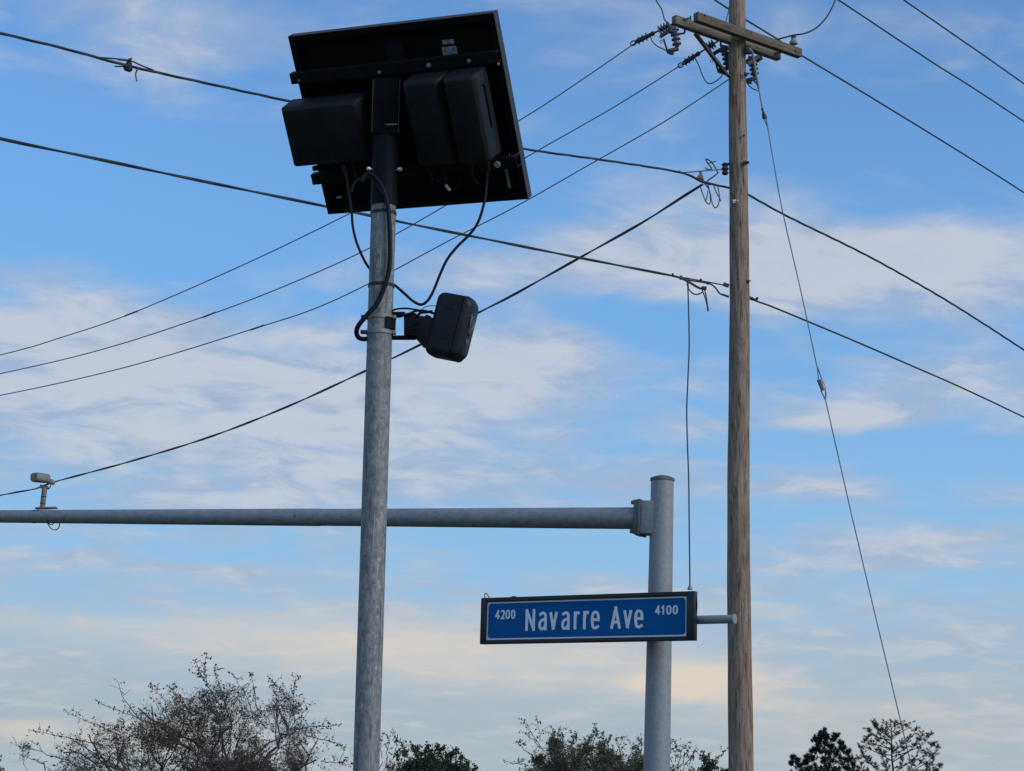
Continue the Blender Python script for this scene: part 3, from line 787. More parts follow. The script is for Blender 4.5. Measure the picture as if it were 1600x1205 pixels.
GLYPH = {'N': [[(0, 0), (0, 1)], [(0, 1), (1, 0)], [(1, 0), (1, 1)]],
  'a': ['s', [(1, 0), (1, .45), (1, .72), (.88, .93), (.5, 1), (.10, .91)], [(1, .60), (.48, .57), (.10, .44), (0, .25), (.10, .06), (.40, 0), (.78, .09), (1, .27)]],
  'v': [[(0, 1), (.5, 0)], [(.5, 0), (1, 1)]],
  'r': ['s', [(0, 0), (0, .5), (0, 1)], [(0, .62), (.22, .90), (.55, 1), (1, .98)]],
  'e': ['s', [(0, .53), (.5, .53), (1, .53)], [(1, .51), (.98, .72), (.82, .94), (.5, 1), (.18, .94), (.02, .72), (0, .5), (.03, .26), (.18, .06), (.52, 0), (.94, .08)]],
  'A': [[(0, 0), (.5, 1)], [(.5, 1), (1, 0)], [(.17, .27), (.83, .27)]],
  '4': [[(.72, 0), (.72, 1)], [(.72, 1), (0, .27)], [(0, .27), (1, .27)]],
  '2': ['s', [(0, .88), (.25, .99), (.55, 1), (.88, .92), (1, .74), (.86, .5), (.5, .22), (0, 0)], [(0, 0), (.5, 0), (1, 0)]],
  '0': ['s', [(.5, 1), (.85, .92), (1, .68), (1, .5), (1, .32), (.85, .08), (.5, 0), (.15, .08), (0, .32), (0, .5), (0, .68), (.15, .92), (.5, 1)]],
  '1': [[(.7, 0), (.7, 1)], [(.7, 1), (0, .80)]]}
def letter(ch, px0, px1, pyt, pyb, wpx):
    """one cut-out letter between picture bounds, built from strokes of even width"""
    A, B = sg(px0, pyb), sg(px1, pyt)
    w = wpx * 0.0063
    gl = GLYPH[ch]; curved = gl[0] == 's'
    m = MB()
    for j, st in enumerate([g_ for g_ in gl if g_ != 's']):
        pts = [Vector((A.x + w * .58 + t[0] * (B.x - A.x - w * 1.16), A.y + w / 2 + t[1] * (B.y - A.y - w), 0)) for t in st]
        if curved: pts = smooth_path(pts, 5)
        closed = (pts[0] - pts[-1]).length < 1e-6
        n_ = len(pts); base_i = len(m.v)
        if not closed:
            # stroke ends reach the full height
            pts[0] = pts[0] + (pts[0] - pts[1]).normalized() * w * 0.48; pts[-1] = pts[-1] + (pts[-1] - pts[-2]).normalized() * w * 0.48
        z0 = zf + 0.0018; z1 = zf + 0.0030 + 0.0003 * j
        for i, p in enumerate(pts):
            a_ = pts[i - 1] if i else (pts[-2] if closed else p); b2 = pts[i + 1] if i < n_ - 1 else (pts[1] if closed else p)
            d_ = (b2 - a_).normalized(); nn_ = Vector((-d_.y, d_.x, 0)) * w / 2
            nn_.x *= 1.12
            for o_ in (p + nn_, p - nn_):
                m.v.append(Vector((o_.x, o_.y, z0))); m.v.append(Vector((o_.x, o_.y, z1)))
        for i in range(n_ - 1):
            k = base_i + i * 4; l = k + 4
            m.f += [(k + 1, k + 3, l + 3, l + 1), (k, k + 1, l + 1, l), (k + 2, l + 2, l + 3, k + 3)]
        if not closed:
            k = base_i; m.f.append((k, k + 2, k + 3, k + 1)); k = base_i + (n_ - 1) * 4; m.f.append((k, k + 1, k + 3, k + 2))
    T.part('letter', m, 'white', world=False, smooth=False)
for ch, a_, b_, t_, u_ in (('N', 819.4, 835.4, 951.4, 986.0), ('a', 839.8, 853.7, 955.4, 985.0), ('v', 856.8, 870.4, 956.0, 984.0), ('a', 875.6, 889.4, 955.0, 984.4), ('r', 895, 905, 955.0, 983.7),
                           ('r', 909.6, 919.6, 954.4, 983.3), ('e', 921.8, 936.3, 954.0, 983.6), ('A', 952.4, 969.4, 947.2, 982.7), ('v', 972.6, 986.6, 953.0, 981.7), ('e', 989.8, 1004.6, 952.2, 981.9)):
    letter(ch, a_, b_, t_, u_, 4.3)
for ch, a_, b_ in (('4', 772.3, 780.2), ('2', 781.2, 787.8), ('0', 788.7, 796), ('0', 797, 804.2)): letter(ch, a_, b_, 953.0 - (a_ - 772) * .025, 967.6 - (a_ - 772) * .025, 2.3)
for ch, a_, b_ in (('4', 1022.2, 1030.8), ('1', 1032.2, 1037.6), ('0', 1039.8, 1048.2), ('0', 1050, 1058.2)): letter(ch, a_, b_, 946.0 - (a_ - 1022) * .025, 960.6 - (a_ - 1022) * .025, 2.4)
# support tube behind the sign
ta = sg(1146, 967.5, D - 0.075); tb = Vector((-0.2, ta.y, ta.z))
# tube axis height follows the tip seen right of the sign
T.part('support_tube', MB().tube([tb, ta], 0.041, 24), 'galv', world=False)
tip = MB().lathe(ta + Vector((0.0005, 0, 0)), ta + Vector((0.018, 0, 0)), [(0, 0.047), (0.9, 0.047), (1, 0.042)], 24)
T.part('tube_cap', tip, 'galv', world=False)
for xx in (0.0, 0.95):
    T.part('sign_bracket', MB().aab(xx - 0.03, xx + 0.03, ta.y - 0.06, ta.y + 0.06, ta.z + 0.0, D - 0.0005), 'galv', world=False, bevel=0.004)
ml = SR.transposed() @ (on_line(966, mbse, m1) - SC)
T.part('pole_clamp', MB().aab(ml.x - 0.07, ml.x + 0.07, ta.y - 0.09, ta.y + 0.09, ml.z + 0.118, max(ta.z - 0.03, ml.z + 0.14)), 'galv', world=False, bevel=0.006)
h = [sg(758, 936, -0.04), sg(757.5, 929, -0.04), sg(760, 927.5, -0.04), sg(766, 936, -0.04)]
T.part('lifting_eye', MB().tube(smooth_path(h, 5), 0.006, 8), 'steel_band', world=False)
h = [sg(1083, 930, D + 0.02) + Vector((0.02, 0, 0)), sg(1088, 933, D + 0.02), sg(1089, 945, D + 0.02), sg(1088, 957, D + 0.02), sg(1084, 962, D + 0.02)]
T.part('power_lead', MB().tube(smooth_path(h, 5), 0.006, 8), 'cable', world=False)
for px, py in ((803, 932.8), (803, 1005.2)):
    c = sg(px, py, -0.03); T.part('latch', MB().aab(c.x - 0.02, c.x + 0.02, c.y - 0.006, c.y + 0.006, -0.05, -0.01), 'sign_frame', world=False, bevel=0.002)

# ------------------------------------------------------------------ utility pole
UY = 26.0
u0, u1 = at(1156.5, 1205, UY), at(1153, 0, UY)
ux = (u1 - u0).normalized(); ub = u0 - ux * (u0.z / ux.z)
utop = u1 + ux * 0.9
LU = (utop - ub).length
UT = Thing('utility_pole', 'weathered brown wooden utility pole with double crossarms', 'utility pole', ub)
def up_r(z): return 0.176 + (0.117 - 0.176) * min(1, z / 13.1)
sh = MB(); rng = random.Random(3); n = 36
rows = 60
offs = [rng.uniform(-0.004, 0.004) for _ in range(n)]
uu, uw = frame_of(ux)
for i in range(rows + 1):
    p = ub + ux * (LU * i / rows); rr = up_r(LU * i / rows)
    sway = Vector((0.012 * math.sin(i * 0.21), 0, 0))
    for k in range(n):
        a = 2 * math.pi * k / n
        crack = offs[k] + 0.0025 * math.sin(i * 0.9 + k * 2.3)
        sh.v.append(p + sway + (uu * math.cos(a) + uw * math.sin(a)) * (rr + crack))
for i in range(rows):
    for k in range(n):
        k2 = (k + 1) % n; sh.f.append((i * n + k, i * n + k2, (i + 1) * n + k2, (i + 1) * n + k))
sh.f.append(tuple(range(n))); sh.f.append(tuple(rows * n + k for k in range(n)))
UT.part('shaft', sh, 'wood')
def on_u(py): return on_line(py, ub, utop)
# crossarms
czz = at(1160, 55, UY - 0.2).z
A0, A1 = at_z(1087, 26.5, czz), at_z(1249.5, 84, czz)
B0, B1 = at_z(1053, 31.5, czz), at_z(1216.5, 88, czz)
dA = (A1 - A0).normalized()
def arm_mesh(p0, p1):
    """beam along its own X axis so the grain follows it"""
    d = (p1 - p0); l = d.length
    return MB().aab(-l / 2, l / 2, -0.048, 0.048, -0.066, 0.066)
def arm_part(p0, p1, mat, lab):
    o = UT.part('crossarm', arm_mesh(p0, p1), mat, world=False, label=lab, bevel=0.006)
    d = (p1 - p0).normalized(); yv = Vector((0, 0, 1)).cross(d).normalized(); zv = d.cross(yv)
    mm = Matrix((d, yv, zv)).transposed().to_4x4(); mm.translation = (p0 + p1) / 2 - ub
    o.matrix_local = mm
    return o
# keep the arms clear of the shaft: front arm before it, rear arm behind it
nrm = Vector((dA.y, -dA.x, 0))
if nrm.y > 0: nrm = -nrm
armF = arm_part(A0, A1, 'arm_wood', 'front crossarm')
armR = arm_part(B0, B1, 'arm_pale', 'paler rear crossarm')
def U_(px, py, o=0.0): return at(px, py, UY + o)
def yA(px):  # depth of the front arm where it is seen at px
    t = (px - 1087) / (1249.5 - 1087); return A0.y + (A1.y - A0.y) * t
def yB(px):
    t = (px - 1053) / (1216.5 - 1053); return B0.y + (B1.y - B0.y) * t
for px, py, par in ((1100, 24.5, armF), (1172, 52, armF), (1242, 79.5, armF)):
    c = at(px, py, yA(px) - 0.055)
    UT.part('arm_bolt', MB().box(c, dA * 0.024, Vector((0, 0, 0.024)), nrm * 0.006), 'iron', bevel=0.003)
    UT.part('arm_bolt', MB().tube([c, c + nrm * 0.03], 0.012, 8), 'iron')
for (xa, ya, xb, yb) in ((1066, 31, 1079, 28), (1209, 84, 1221, 82)):
    pa = at(xa, ya, yB(xa) - 0.06); pb_ = at(xb, yb, yB(xb) - 0.16)
    UT.part('spacer_bolt', MB().tube([pa, pb_], 0.012, 8), 'iron')
    UT.part('arm_bolt', MB().box(pa, dA * 0.02, Vector((0, 0, 0.022)), nrm * 0.006), 'iron', bevel=0.003)
UT.part('arm_strap', MB().bar(at(1079, 25, yB(1079) - 0.06), at(1079, 43, yB(1079) - 0.06), 0.02, 0.012, up=(0, 1, 0)), 'iron')
UT.part('arm_strap', MB().bar(at(1197.5, 70, yB(1197) - 0.06), at(1197.5, 84, yB(1197) - 0.06), 0.02, 0.012, up=(0, 1, 0)), 'iron')
# wooden/steel brace
pB = at(1086, 52, yB(1086)); pE = U_(1135, 116, -0.10)
UT.part('brace', MB().bar(pB, pE, 0.05, 0.045), 'iron', bevel=0.004)
UT.part('brace', MB().bar(pE, U_(1150, 128, 0.0), 0.05, 0.02), 'iron')
# dead-end insulator strings
def string(p_arm, p_shoe, discs, t0, t1, loop, name='dead_end_insulator'):
    m = MB().tube([p_arm, p_shoe], 0.013, 8)
    par = UT.part(name, m, 'iron')
    ax = p_shoe - p_arm; l = ax.length
    for i in range(discs):
        t = t0 + (t1 - t0) * i / max(1, discs - 1)
        c = p_arm + ax * t
        UT.part('insulator_disc', MB().lathe(c - ax.normalized() * 0.022, c + ax.normalized() * 0.022, [(0, 0.022), (0.2, 0.070), (0.45, 0.076), (0.75, 0.045), (1, 0.022)], 18), 'porcelain', parent=par)
    # clamp shoe: body, U-bolts and end loop
    d = ax.normalized()
    sh_ = p_shoe
    UT.part('strain_clamp', MB().lathe(sh_ - d * 0.16, sh_ + d * 0.10, [(0, 0.018), (0.2, 0.03), (0.5, 0.034), (0.8, 0.036), (1, 0.02)], 10), 'iron', parent=par)
    for t in (-0.08, -0.02, 0.04):
        UT.part('clamp_bolt', MB().tube([sh_ + d * t + Vector((0.01, 0, -0.055)), sh_ + d * t + Vector((-0.01, 0, 0.055))], 0.010, 6), 'iron', parent=par)
    u_, w_ = frame_of(d)
    ring = [sh_ + d * (0.125 + 0.040 * math.cos(a)) + Vector((0, 0, 1)).cross(d).cross(d).normalized() * 0.034 * math.sin(a) for a in [2 * math.pi * k / 14 for k in range(15)]]
    UT.part('clamp_eye', MB().tube(ring, 0.009, 6, cap=False), 'iron', parent=par)
    # twin straps
    q0 = p_arm + ax * loop[0]; q1 = p_arm + ax * loop[1]
    UT.part('link', MB().tube([q0 + w_ * 0.022, q1 + w_ * 0.022], 0.008, 6), 'iron', parent=par)
    UT.part('link', MB().tube([q0 - w_ * 0.022, q1 - w_ * 0.022], 0.008, 6), 'iron', parent=par)
    UT.part('link', MB().lathe(q0 - d * 0.03, q0 + d * 0.03, [(0, 0.02), (0.3, 0.034), (0.7, 0.034), (1, 0.02)], 10), 'iron', parent=par)
    return par
s1 = string(at(1054, 36, yB(1053)), at(1002, 61.5, yB(1053) + 0.15), 4, 0.20, 0.45, (0.66, 0.88))
s2 = string(at(1122, 64, yB(1122)), at(1075, 94.5, yB(1122) + 0.15), 3, 0.16, 0.32, (0.66, 0.88))
# fuse cutouts hung under the rear arm
def cutout(ox, oy, Y, s=1.0, tube=True):
    def k(x, y, o=0.0): return at(ox + (x) * s, oy + (y) * s, Y + o)
    body_ = MB()
    prof = [(0, 0.03)]
    for i in range(4):
        t = 0.05 + i * 0.24
        prof += [(t, 0.035), (t + 0.06, 0.064), (t + 0.12, 0.066), (t + 0.18, 0.036)]
    prof += [(1, 0.03)]
    par = UT.part('fuse_cutout', MB().lathe(k(3, -12), k(8, 18), prof, 16), 'porcelain')
    UT.part('cutout_head', MB().bar(k(-18, 2), k(1, -10), 0.06, 0.045), 'iron', parent=par, bevel=0.006)
    UT.part('cutout_cap', MB().box(k(2, -8), Vector((0.055, 0, -0.01)), Vector((0, 0.05, 0)), Vector((0.008, 0, 0.05))), 'porcelain', parent=par, bevel=0.014)
    UT.part('cutout_hinge', MB().bar(k(-8, 26), k(10, 21), 0.07, 0.045), 'iron', parent=par, bevel=0.006)
    UT.part('cutout_hinge', MB().bar(k(-5, 28), k(3, 29), 0.05, 0.03), 'iron', parent=par, bevel=0.004)
    if tube:
        UT.part('fuse_tube', MB().tube([k(-13, 6), k(-7, 26)], 0.014, 8), 'anodised', parent=par)
        rg = [k(-17 + 2 * math.cos(a), 10 + 2.4 * math.sin(a)) for a in [2 * math.pi * j / 10 for j in range(11)]]
        UT.part('pull_ring', MB().tube(rg, 0.005, 5, cap=False), 'iron', parent=par)
        UT.part('pull_ring', MB().tube([k(-20, 2), k(-19, 5), k(-16, 4)], 0.005, 5), 'iron', parent=par)
    return par
c1_ = cutout(1050, 55, yB(1060) - 0.02)
UT.part('cutout_bracket', MB().tube(smooth_path([at(1057, 53.5, yB(1057)), at(1066, 52.5, yB(1066)), at(1069.5, 51, yB(1069)), at(1070, 42, yB(1069))], 4), 0.014, 8), 'iron', parent=c1_)
c2_ = cutout(1129, 85, UY + 0.18)
UT.part('cutout_bracket', MB().tube([at(1126, 66, yB(1126)), at(1126, 72, yB(1126) - 0.05)], 0.014, 8), 'iron', parent=c2_)
c3_ = cutout(1172, 102, UY + 0.22, 0.95, tube=False)
UT.part('fuse_tube', MB().tube([at(1169, 100, UY + 0.15), at(1186, 88, UY + 0.15)], 0.03, 10), 'post_grey', parent=c3_)
UT.part('cutout_head', MB().tube([at(1181, 94, UY + 0.18), at(1189, 89, UY + 0.18)], 0.045, 10), 'iron', parent=c3_)
# white pin insulator on the front arm
ip = at(1240, 76, yA(1240)); it = at(1240, 56, yA(1240))
pin = UT.part('pin_insulator', MB().lathe(ip, it, [(0, 0.010), (0.34, 0.010), (0.35, 0.058), (0.52, 0.062), (0.62, 0.040), (0.80, 0.036), (0.81, 0.030), (1, 0.022)], 20), 'porcelain_white')
UT.part('insulator_top', MB().lathe(at(1240, 61, yA(1240)), at(1240, 55, yA(1240)), [(0, 0.037), (0.7, 0.039), (1, 0.025)], 16), 'iron', parent=pin)
# guy attachment, bolts on the shaft
UT.part('guy_hook', MB().box(U_(1169, 78, -0.12), Vector((0.05, 0, 0)), Vector((0, 0.04, 0)), Vector((0, 0, 0.065))), 'iron', bevel=0.02, seg=3)
UT.part('guy_hook', MB().tube([U_(1171, 76, -0.15), U_(1176, 82, -0.15)], 0.014, 8), 'steel_band')
def stud(px, py, o, s=1.0, mat='iron'):
    c = U_(px, py, o)
    UT.part('through_bolt', MB().box(c, Vector((0.026 * s, 0, 0)), Vector((0, 0.012, 0)), Vector((0, 0, 0.030 * s))), mat, bevel=0.004)
    UT.part('through_bolt', MB().tube([c, c + Vector((0.05 * s, -0.05 * s, 0))], 0.011 * s, 8), mat)
stud(1165, 116.5, -0.14); stud(1164, 254.5, -0.15); stud(1147.5, 315, -0.175, 0.9, 'bright_steel'); stud(1168, 440, -0.10, 0.8); stud(1162, 212, -0.15, 0.5)
UT.part('pole_step', MB().tube([U_(1164, 254, -0.12), U_(1170, 255, -0.18)], 0.012, 8), 'iron')
# spool bracket where the upper cable ends
spb = UT.part('spool_bracket', MB().lathe(U_(1133, 273, -0.06), U_(1133, 255, -0.06), [(0, 0.035), (0.15, 0.052), (0.3, 0.030), (0.5, 0.055), (0.7, 0.032), (0.85, 0.055), (1, 0.03)], 16), 'iron')
UT.part('spool_bracket', MB().bar(U_(1132, 257, -0.02), U_(1142, 256, -0.02), 0.03, 0.03), 'iron')
UT.part('line_clamp', MB().bar(U_(1130, 444, -0.06), U_(1139, 447, -0.06), 0.04, 0.05), 'iron', bevel=0.004)
UT.part('line_guard', MB().tube([U_(1128, 460, 0.0), U_(1139, 464, 0.0)], 0.016, 8), 'dark_plate')

# ------------------------------------------------------------------ wires
def ylin(x, x0, Y0, x1, Y1):
    """depth along a straight span: 1/Y runs evenly across the picture"""
    t = (x - x0) / (x1 - x0); return 1 / max(1e-3, (1 / Y0 + (1 / Y1 - 1 / Y0) * t))
def span(pix, Y0, Y1, n=8):
    x0, x1 = pix[0][0], pix[-1][0]
    pts = [at(x, y, ylin(x, x0, Y0, x1, Y1)) for x, y in pix]
    return smooth_path(pts, n)
def twist(pts, r, strands, off, pitch):
    """strands wound about each other along a path"""
    m = MB()
    L = [0.0]
    for i in range(1, len(pts)): L.append(L[-1] + (pts[i] - pts[i - 1]).length)
    step = pitch / 8; N_ = int(L[-1] / step)
    P_ = []; j = 0
    for i in range(N_ + 1):
        s_ = i * step
        while j < len(L) - 2 and L[j + 1] < s_: j += 1
        t_ = (s_ - L[j]) / max(1e-6, L[j + 1] - L[j]); P_.append((s_, pts[j].lerp(pts[j + 1], t_)))
    d = (pts[-1] - pts[0]).normalized(); u_, w_ = frame_of(d)
    for k in range(strands):
        ph = 2 * math.pi * k / strands
        m.tube([p + (u_ * math.cos(2 * math.pi * s_ / pitch + ph) + w_ * math.sin(2 * math.pi * s_ / pitch + ph)) * off for s_, p in P_], r, 5)
    return m
def sleeve(T_, x, y, Y, dx, dy, r, name='splice_sleeve', mat='line', l=0.22):
    a_ = at(x - dx, y - dy, Y); b_ = at(x + dx, y + dy, Y)
    T_.part(name, MB().lathe(a_, b_, [(0, r * 0.5), (0.12, r), (0.88, r), (1, r * 0.5)], 8), mat)
def wire_thing(label, pts, mb, mat='line', group=None, name='overhead_wire', cat='wire'):
    T_ = Thing(name, label, cat, pts[0], group=group)
    T_.part('conductor', mb, mat, fix=False)
    return T_
GW = 'overhead wires'
# upper twisted cable
pu = span([(-700, -125), (-350, -33), (0, 52), (100, 76), (200, 103), (330, 132), (445, 157), (640, 199), (820, 233), (940, 250), (1060, 271), (1110, 287), (1140, 294), (1156, 299), (1172, 306), (1230, 338), (1400, 425), (1600, 547), (2000, 810)], 17.6, 48, 6)
# the pole end must pass just behind the shaft: re-depth by two spans
pu = span([(-700, -125), (-350, -33), (0, 52), (100, 76), (200, 103), (330, 132), (445, 157), (640, 199), (820, 233), (940, 250), (1060, 269), (1098, 284), (1140, 294), (1156, 299)], 16.5, 26.22, 6)[:-1] + \
     span([(1156, 299), (1172, 306), (1230, 338), (1400, 424), (1600, 547), (2000, 815)], 26.22, 45, 6)
TW = wire_thing('twisted black cable crossing behind the top of the solar panel', pu, twist(pu, 0.0098, 3, 0.0085, 1.3), group=GW)
def pY(pts, px):
    best = None
    for p in pts:
        d = CAMR.transposed() @ (p - EYE); x = 800 + F * d.x / -d.z
        if best is None or abs(x - px) < best[0]: best = (abs(x - px), p.y)
    return best[1]
yk = pY(pu, 200)
TW.part('suspension_clamp', MB().prism([at(199, 95, yk), at(205, 96, yk), at(206, 108, yk), at(201, 111, yk), at(193, 108, yk), at(192, 104, yk)], (0, 0.05, 0)), 'iron', bevel=0.004)
TW.part('messenger', MB().tube(smooth_path([at(150, 89.5, yk), at(180, 92, yk), at(202, 94.5, yk), at(222, 103, yk), at(240, 110, yk)], 3), 0.009, 6), 'line')
TW.part('messenger', MB().tube([at(184, 93, yk - 0.01), at(198, 94.5, yk - 0.01), at(206, 91.5, yk - 0.01)], 0.012, 6), 'dark_plate')
TW.part('loose_end', MB().tube(smooth_path([at(216, 106.5, yk), at(212, 116, yk), at(214, 127, yk)], 4), 0.009, 6), 'line')
TW.part('loose_end', MB().tube([at(179, 104, yk), at(194, 104, yk)], 0.008, 6), 'line')
# guy strand to the spool and cable block by the pole
yb_ = 26.0
TW.part('messenger', MB().tube([at(1066, 270, yb_ - 0.3), at(1095, 267.5, yb_ - 0.2), at(1130, 264.5, yb_ - 0.06)], 0.009, 6), 'alu_line')
TW.part('messenger', MB().tube(smooth_path([at(1060, 267.5, yb_ - 0.3), at(1080, 276, yb_ - 0.2), at(1095, 284, yb_ - 0.1), at(1110, 289, yb_)], 4), 0.011, 6), 'line')
TW.part('suspension_clamp', MB().prism([at(1092.5, 268, yb_ - 0.2), at(1097, 268, yb_ - 0.2), at(1098, 273, yb_ - 0.2), at(1100, 281, yb_ - 0.2), at(1094, 279, yb_ - 0.2), at(1088, 277.5, yb_ - 0.2), at(1093, 272, yb_ - 0.2)], (0, 0.04, 0)), 'post_grey', bevel=0.003)
TW.part('loose_end', MB().tube(smooth_path([at(1105, 283, yb_ - .1), at(1120, 272, yb_ - .1), at(1121, 269, yb_ - .1), at(1114, 256, yb_ - .1), at(1107, 250, yb_ - .1), at(1103, 249, yb_ - .1), at(1105, 254, yb_ - .1), at(1109, 259, yb_ - .1), at(1112, 264, yb_ - .1), at(1106, 265, yb_ - .1), at(1102, 262, yb_ - .1)], 5), 0.010, 6), 'line')
TW.part('loose_end', MB().tube([at(1106, 255.5, yb_ - .1), at(1119, 252, yb_ - .1)], 0.007, 6), 'line')
for lp in ([(1094, 291), (1098, 303), (1103, 315), (1108, 319), (1110, 313), (1108, 297), (1101, 287)], [(1105, 286), (1110, 303), (1113, 318), (1118, 325), (1123, 318), (1124, 305), (1121, 290)],
           [(1115, 289), (1119, 300), (1125, 311), (1126, 315)], [(1103, 315), (1105, 305), (1106, 298)]):
    TW.part('spare_loop', MB().tube(smooth_path([at(x, y, yb_ - 0.12) for x, y in lp], 6), 0.0085, 6), 'line')
# lower cable
pl1 = span([(-700, 45), (-350, 137), (0, 217), (130, 244), (300, 280), (510, 323), (640, 350), (770, 376), (900, 402), (1050, 431)], 15.5, 25.4, 6)
pl2 = [at(1062, 434, 25.5), at(1075, 440, 25.6), at(1090, 449, 25.7), at(1096, 451, 25.75)]
lowm = twist(pl1, 0.0135, 2, 0.0065, 2.4)
TL = wire_thing('black cable crossing behind the lower edge of the solar panel', pl1, lowm, group=GW)
TL.part('conductor', MB().tube(smooth_path([pl1[-1]] + pl2, 4), 0.017, 8), 'line')
TL.part('messenger', MB().tube([pl1[-1], at(1080, 436, 25.75), at(1131, 445.5, 25.9)], 0.009, 6), 'line')
TL.part('messenger', MB().tube(smooth_path([at(1060, 433, 25.6), at(1080, 438.5, 25.7), at(1107, 443, 25.8), at(1117, 449, 25.85), at(1124, 458, 25.9), at(1130, 461.5, 25.95)], 5), 0.011, 6), 'line')
for (x, y, sx2, sy2) in ((1051, 429.5, 1.6, 2.0), (1064, 434, 2, 3), (1074, 436.5, 3, 2.2), (1095, 437.5, 1.6, 1.6), (1106, 442.5, 2.2, 1.8), (1100, 450.5, 4.0, 2.6)):
    TL.part('cable_clamp', MB().box(at(x, y, 25.65), Vector((sx2 * 0.0088, 0, -0.002)), Vector((0, 0.025, 0)), Vector((0.002, 0, sy2 * 0.0088))), 'iron', bevel=0.004)
TL.part('spare_loop', MB().tube(smooth_path([at(1075, 446, 25.65), at(1077, 453, 25.65), at(1083, 459, 25.65), at(1090, 460, 25.65), at(1097, 457, 25.65)], 5), 0.010, 6), 'line')
for e2 in ([(1097, 453), (1102, 466), (1106, 482)], [(1101, 453), (1104, 466), (1106.5, 484)]):
    TL.part('loose_end', MB().tube(smooth_path([at(x, y, 25.65) for x, y in e2], 4), 0.010, 6), 'line')
TL.part('end_cap', MB().tube([at(1105.7, 480, 25.64), at(1106.5, 486, 25.64)], 0.014, 8), 'line')
TL.part('riser_clip', MB().box(at(1074.5, 443, 25.62), Vector((0.014, 0, 0)), Vector((0, 0.02, 0)), Vector((0, 0, 0.035))), 'post_grey', bevel=0.004)
# lower cable right of the pole
pr_ = span([(1156, 461), (1172, 467), (1186, 472), (1230, 489), (1400, 561), (1600, 652), (2000, 850)], 26.25, 44, 6)
TR_ = wire_thing('lower cable sloping away to the right of the wooden pole', pr_, MB().tube(pr_, 0.0135, 6), group=GW)
TR_.part('messenger', MB().tube([at(1165, 460, 26.3), at(1178, 467, 26.5), at(1188, 473.5, 26.6)], 0.009, 6), 'line')
for x, y in ((1175, 466.5), (1179.5, 468.5), (1183, 466.5)):
    TR_.part('cable_clamp', MB().box(at(x, y, 26.4), Vector((0.015, 0, 0)), Vector((0, 0.025, 0)), Vector((0, 0, 0.016))), 'iron', bevel=0.004)
# drop cable twisted, down to the left
pd = span([(1098, 288), (1085, 296), (1060, 312), (1000, 350), (900, 406), (800, 462), (745, 490), (656, 539), (570, 580), (450, 635), (330, 682), (200, 722), (85, 753), (55, 764), (0, 774), (-250, 822), (-600, 880)], 25.9, 60, 6)
wire_thing('twisted service drop sagging from the wooden pole down behind the camera', pd, twist(pd, 0.0125, 2, 0.009, 2.4), group=GW)
# three thin primary conductors running off to the left
thin = [([(998, 63.5), (900, 131), (812, 188), (680, 264), (542, 336), (380, 414), (205, 490), (100, 526), (0, 555), (-250, 614), (-600, 680)], (205, 490, 12, 4.6), 'thin conductor from the outermost insulator, highest of the three on the left'),
        ([(1070, 98), (960, 167), (822, 246), (695, 322), (577, 388), (450, 445), (327, 492), (160, 546), (0, 584), (-250, 635), (-600, 690)], (327, 492, 11, 4.4), 'thin conductor from the middle insulator, second of the three on the left'),
        ([(1142, 122), (1040, 189), (920, 258), (800, 326), (700, 377), (575, 444), (490, 483), (402, 512), (200, 573), (0, 618), (-250, 664), (-600, 715)], (402, 512, 12, 4.2), 'thin conductor running behind the wooden pole, lowest of the three on the left')]
for pix, (sx2, sy2, ddx, ddy), lab in thin:
    P_ = span(pix, 25.9, 70, 6)
    T_ = wire_thing(lab, P_, MB().tube(P_, [0.0080 + 0.0045 * i / len(P_) for i in range(len(P_))], 6), 'alu_line', GW)
    sleeve(T_, sx2, sy2, pY(P_, sx2), ddx, -ddy, 0.017)
# upper right wires
for pix, Y0, Y1, r_, lab in (([(900, -145), (1010, -72), (1117, 0), (1167, 32), (1215, 61.5), (1253, 87), (1400, 176), (1600, 301), (2000, 560)], 24.6, 44, 0.0138, 'wire passing just behind the crossarm and off to the right'),
                             ([(1000, -205), (1150, -105), (1310, 0), (1450, 93), (1600, 190), (2000, 460)], 24.4, 44, 0.0132, 'wire cutting the upper right corner, middle of three'),
                             ([(1100, -215), (1250, -112), (1412, 0), (1500, 61), (1600, 131), (2000, 415)], 24.0, 43, 0.0132, 'wire cutting the upper right corner, topmost of three')):
    P_ = span(pix, Y0, Y1, 6)
    single('overhead_wire', MB().tube(P_, r_, 6), 'line', lab, 'wire', GW, fix=False)
def jumper(pix, r_, lab, Y=None):
    pts = smooth_path([at(x, y, yy) for x, y, yy in pix], 6)
    single('jumper_wire', MB().tube(pts, r_, 6), 'line', lab, 'wire', 'jumper wires at the crossarms')
ya2 = yA(1240)
jumper([(1211, 62.5, ya2 + 0.35), (1225, 59, ya2 + 0.2), (1240, 55, ya2), (1257, 52.5, ya2), (1275, 44, ya2), (1290, 29, ya2), (1300, 12, ya2), (1306, -2, ya2), (1312, -20, ya2)], 0.012, 'dark jumper wire rising right from the white pin insulator')
yj = yB(1050)
jumper([(1018, -18, yj), (1026, 2, yj), (1034, 15, yj), (1037.5, 28, yj), (1040, 33, yj), (1045, 37, yj - 0.02), (1047, 43, yj - 0.03)], 0.010, 'jumper wire dropping onto the left end of the rear crossarm')
jumper([(1016, 57, yj + .1), (1020, 66, yj + .05), (1028, 73, yj), (1036, 76.5, yj), (1042, 80, yj)], 0.008, 'short jumper curving from the outer clamp to its fuse cutout')
yj = yB(1122)
jumper([(1086, 91, yj + .1), (1092, 103, yj), (1100, 123, yj), (1106, 130, yj), (1113, 130, yj), (1123, 124, yj), (1130, 116, yj)], 0.009, 'long jumper looping below the middle clamp')
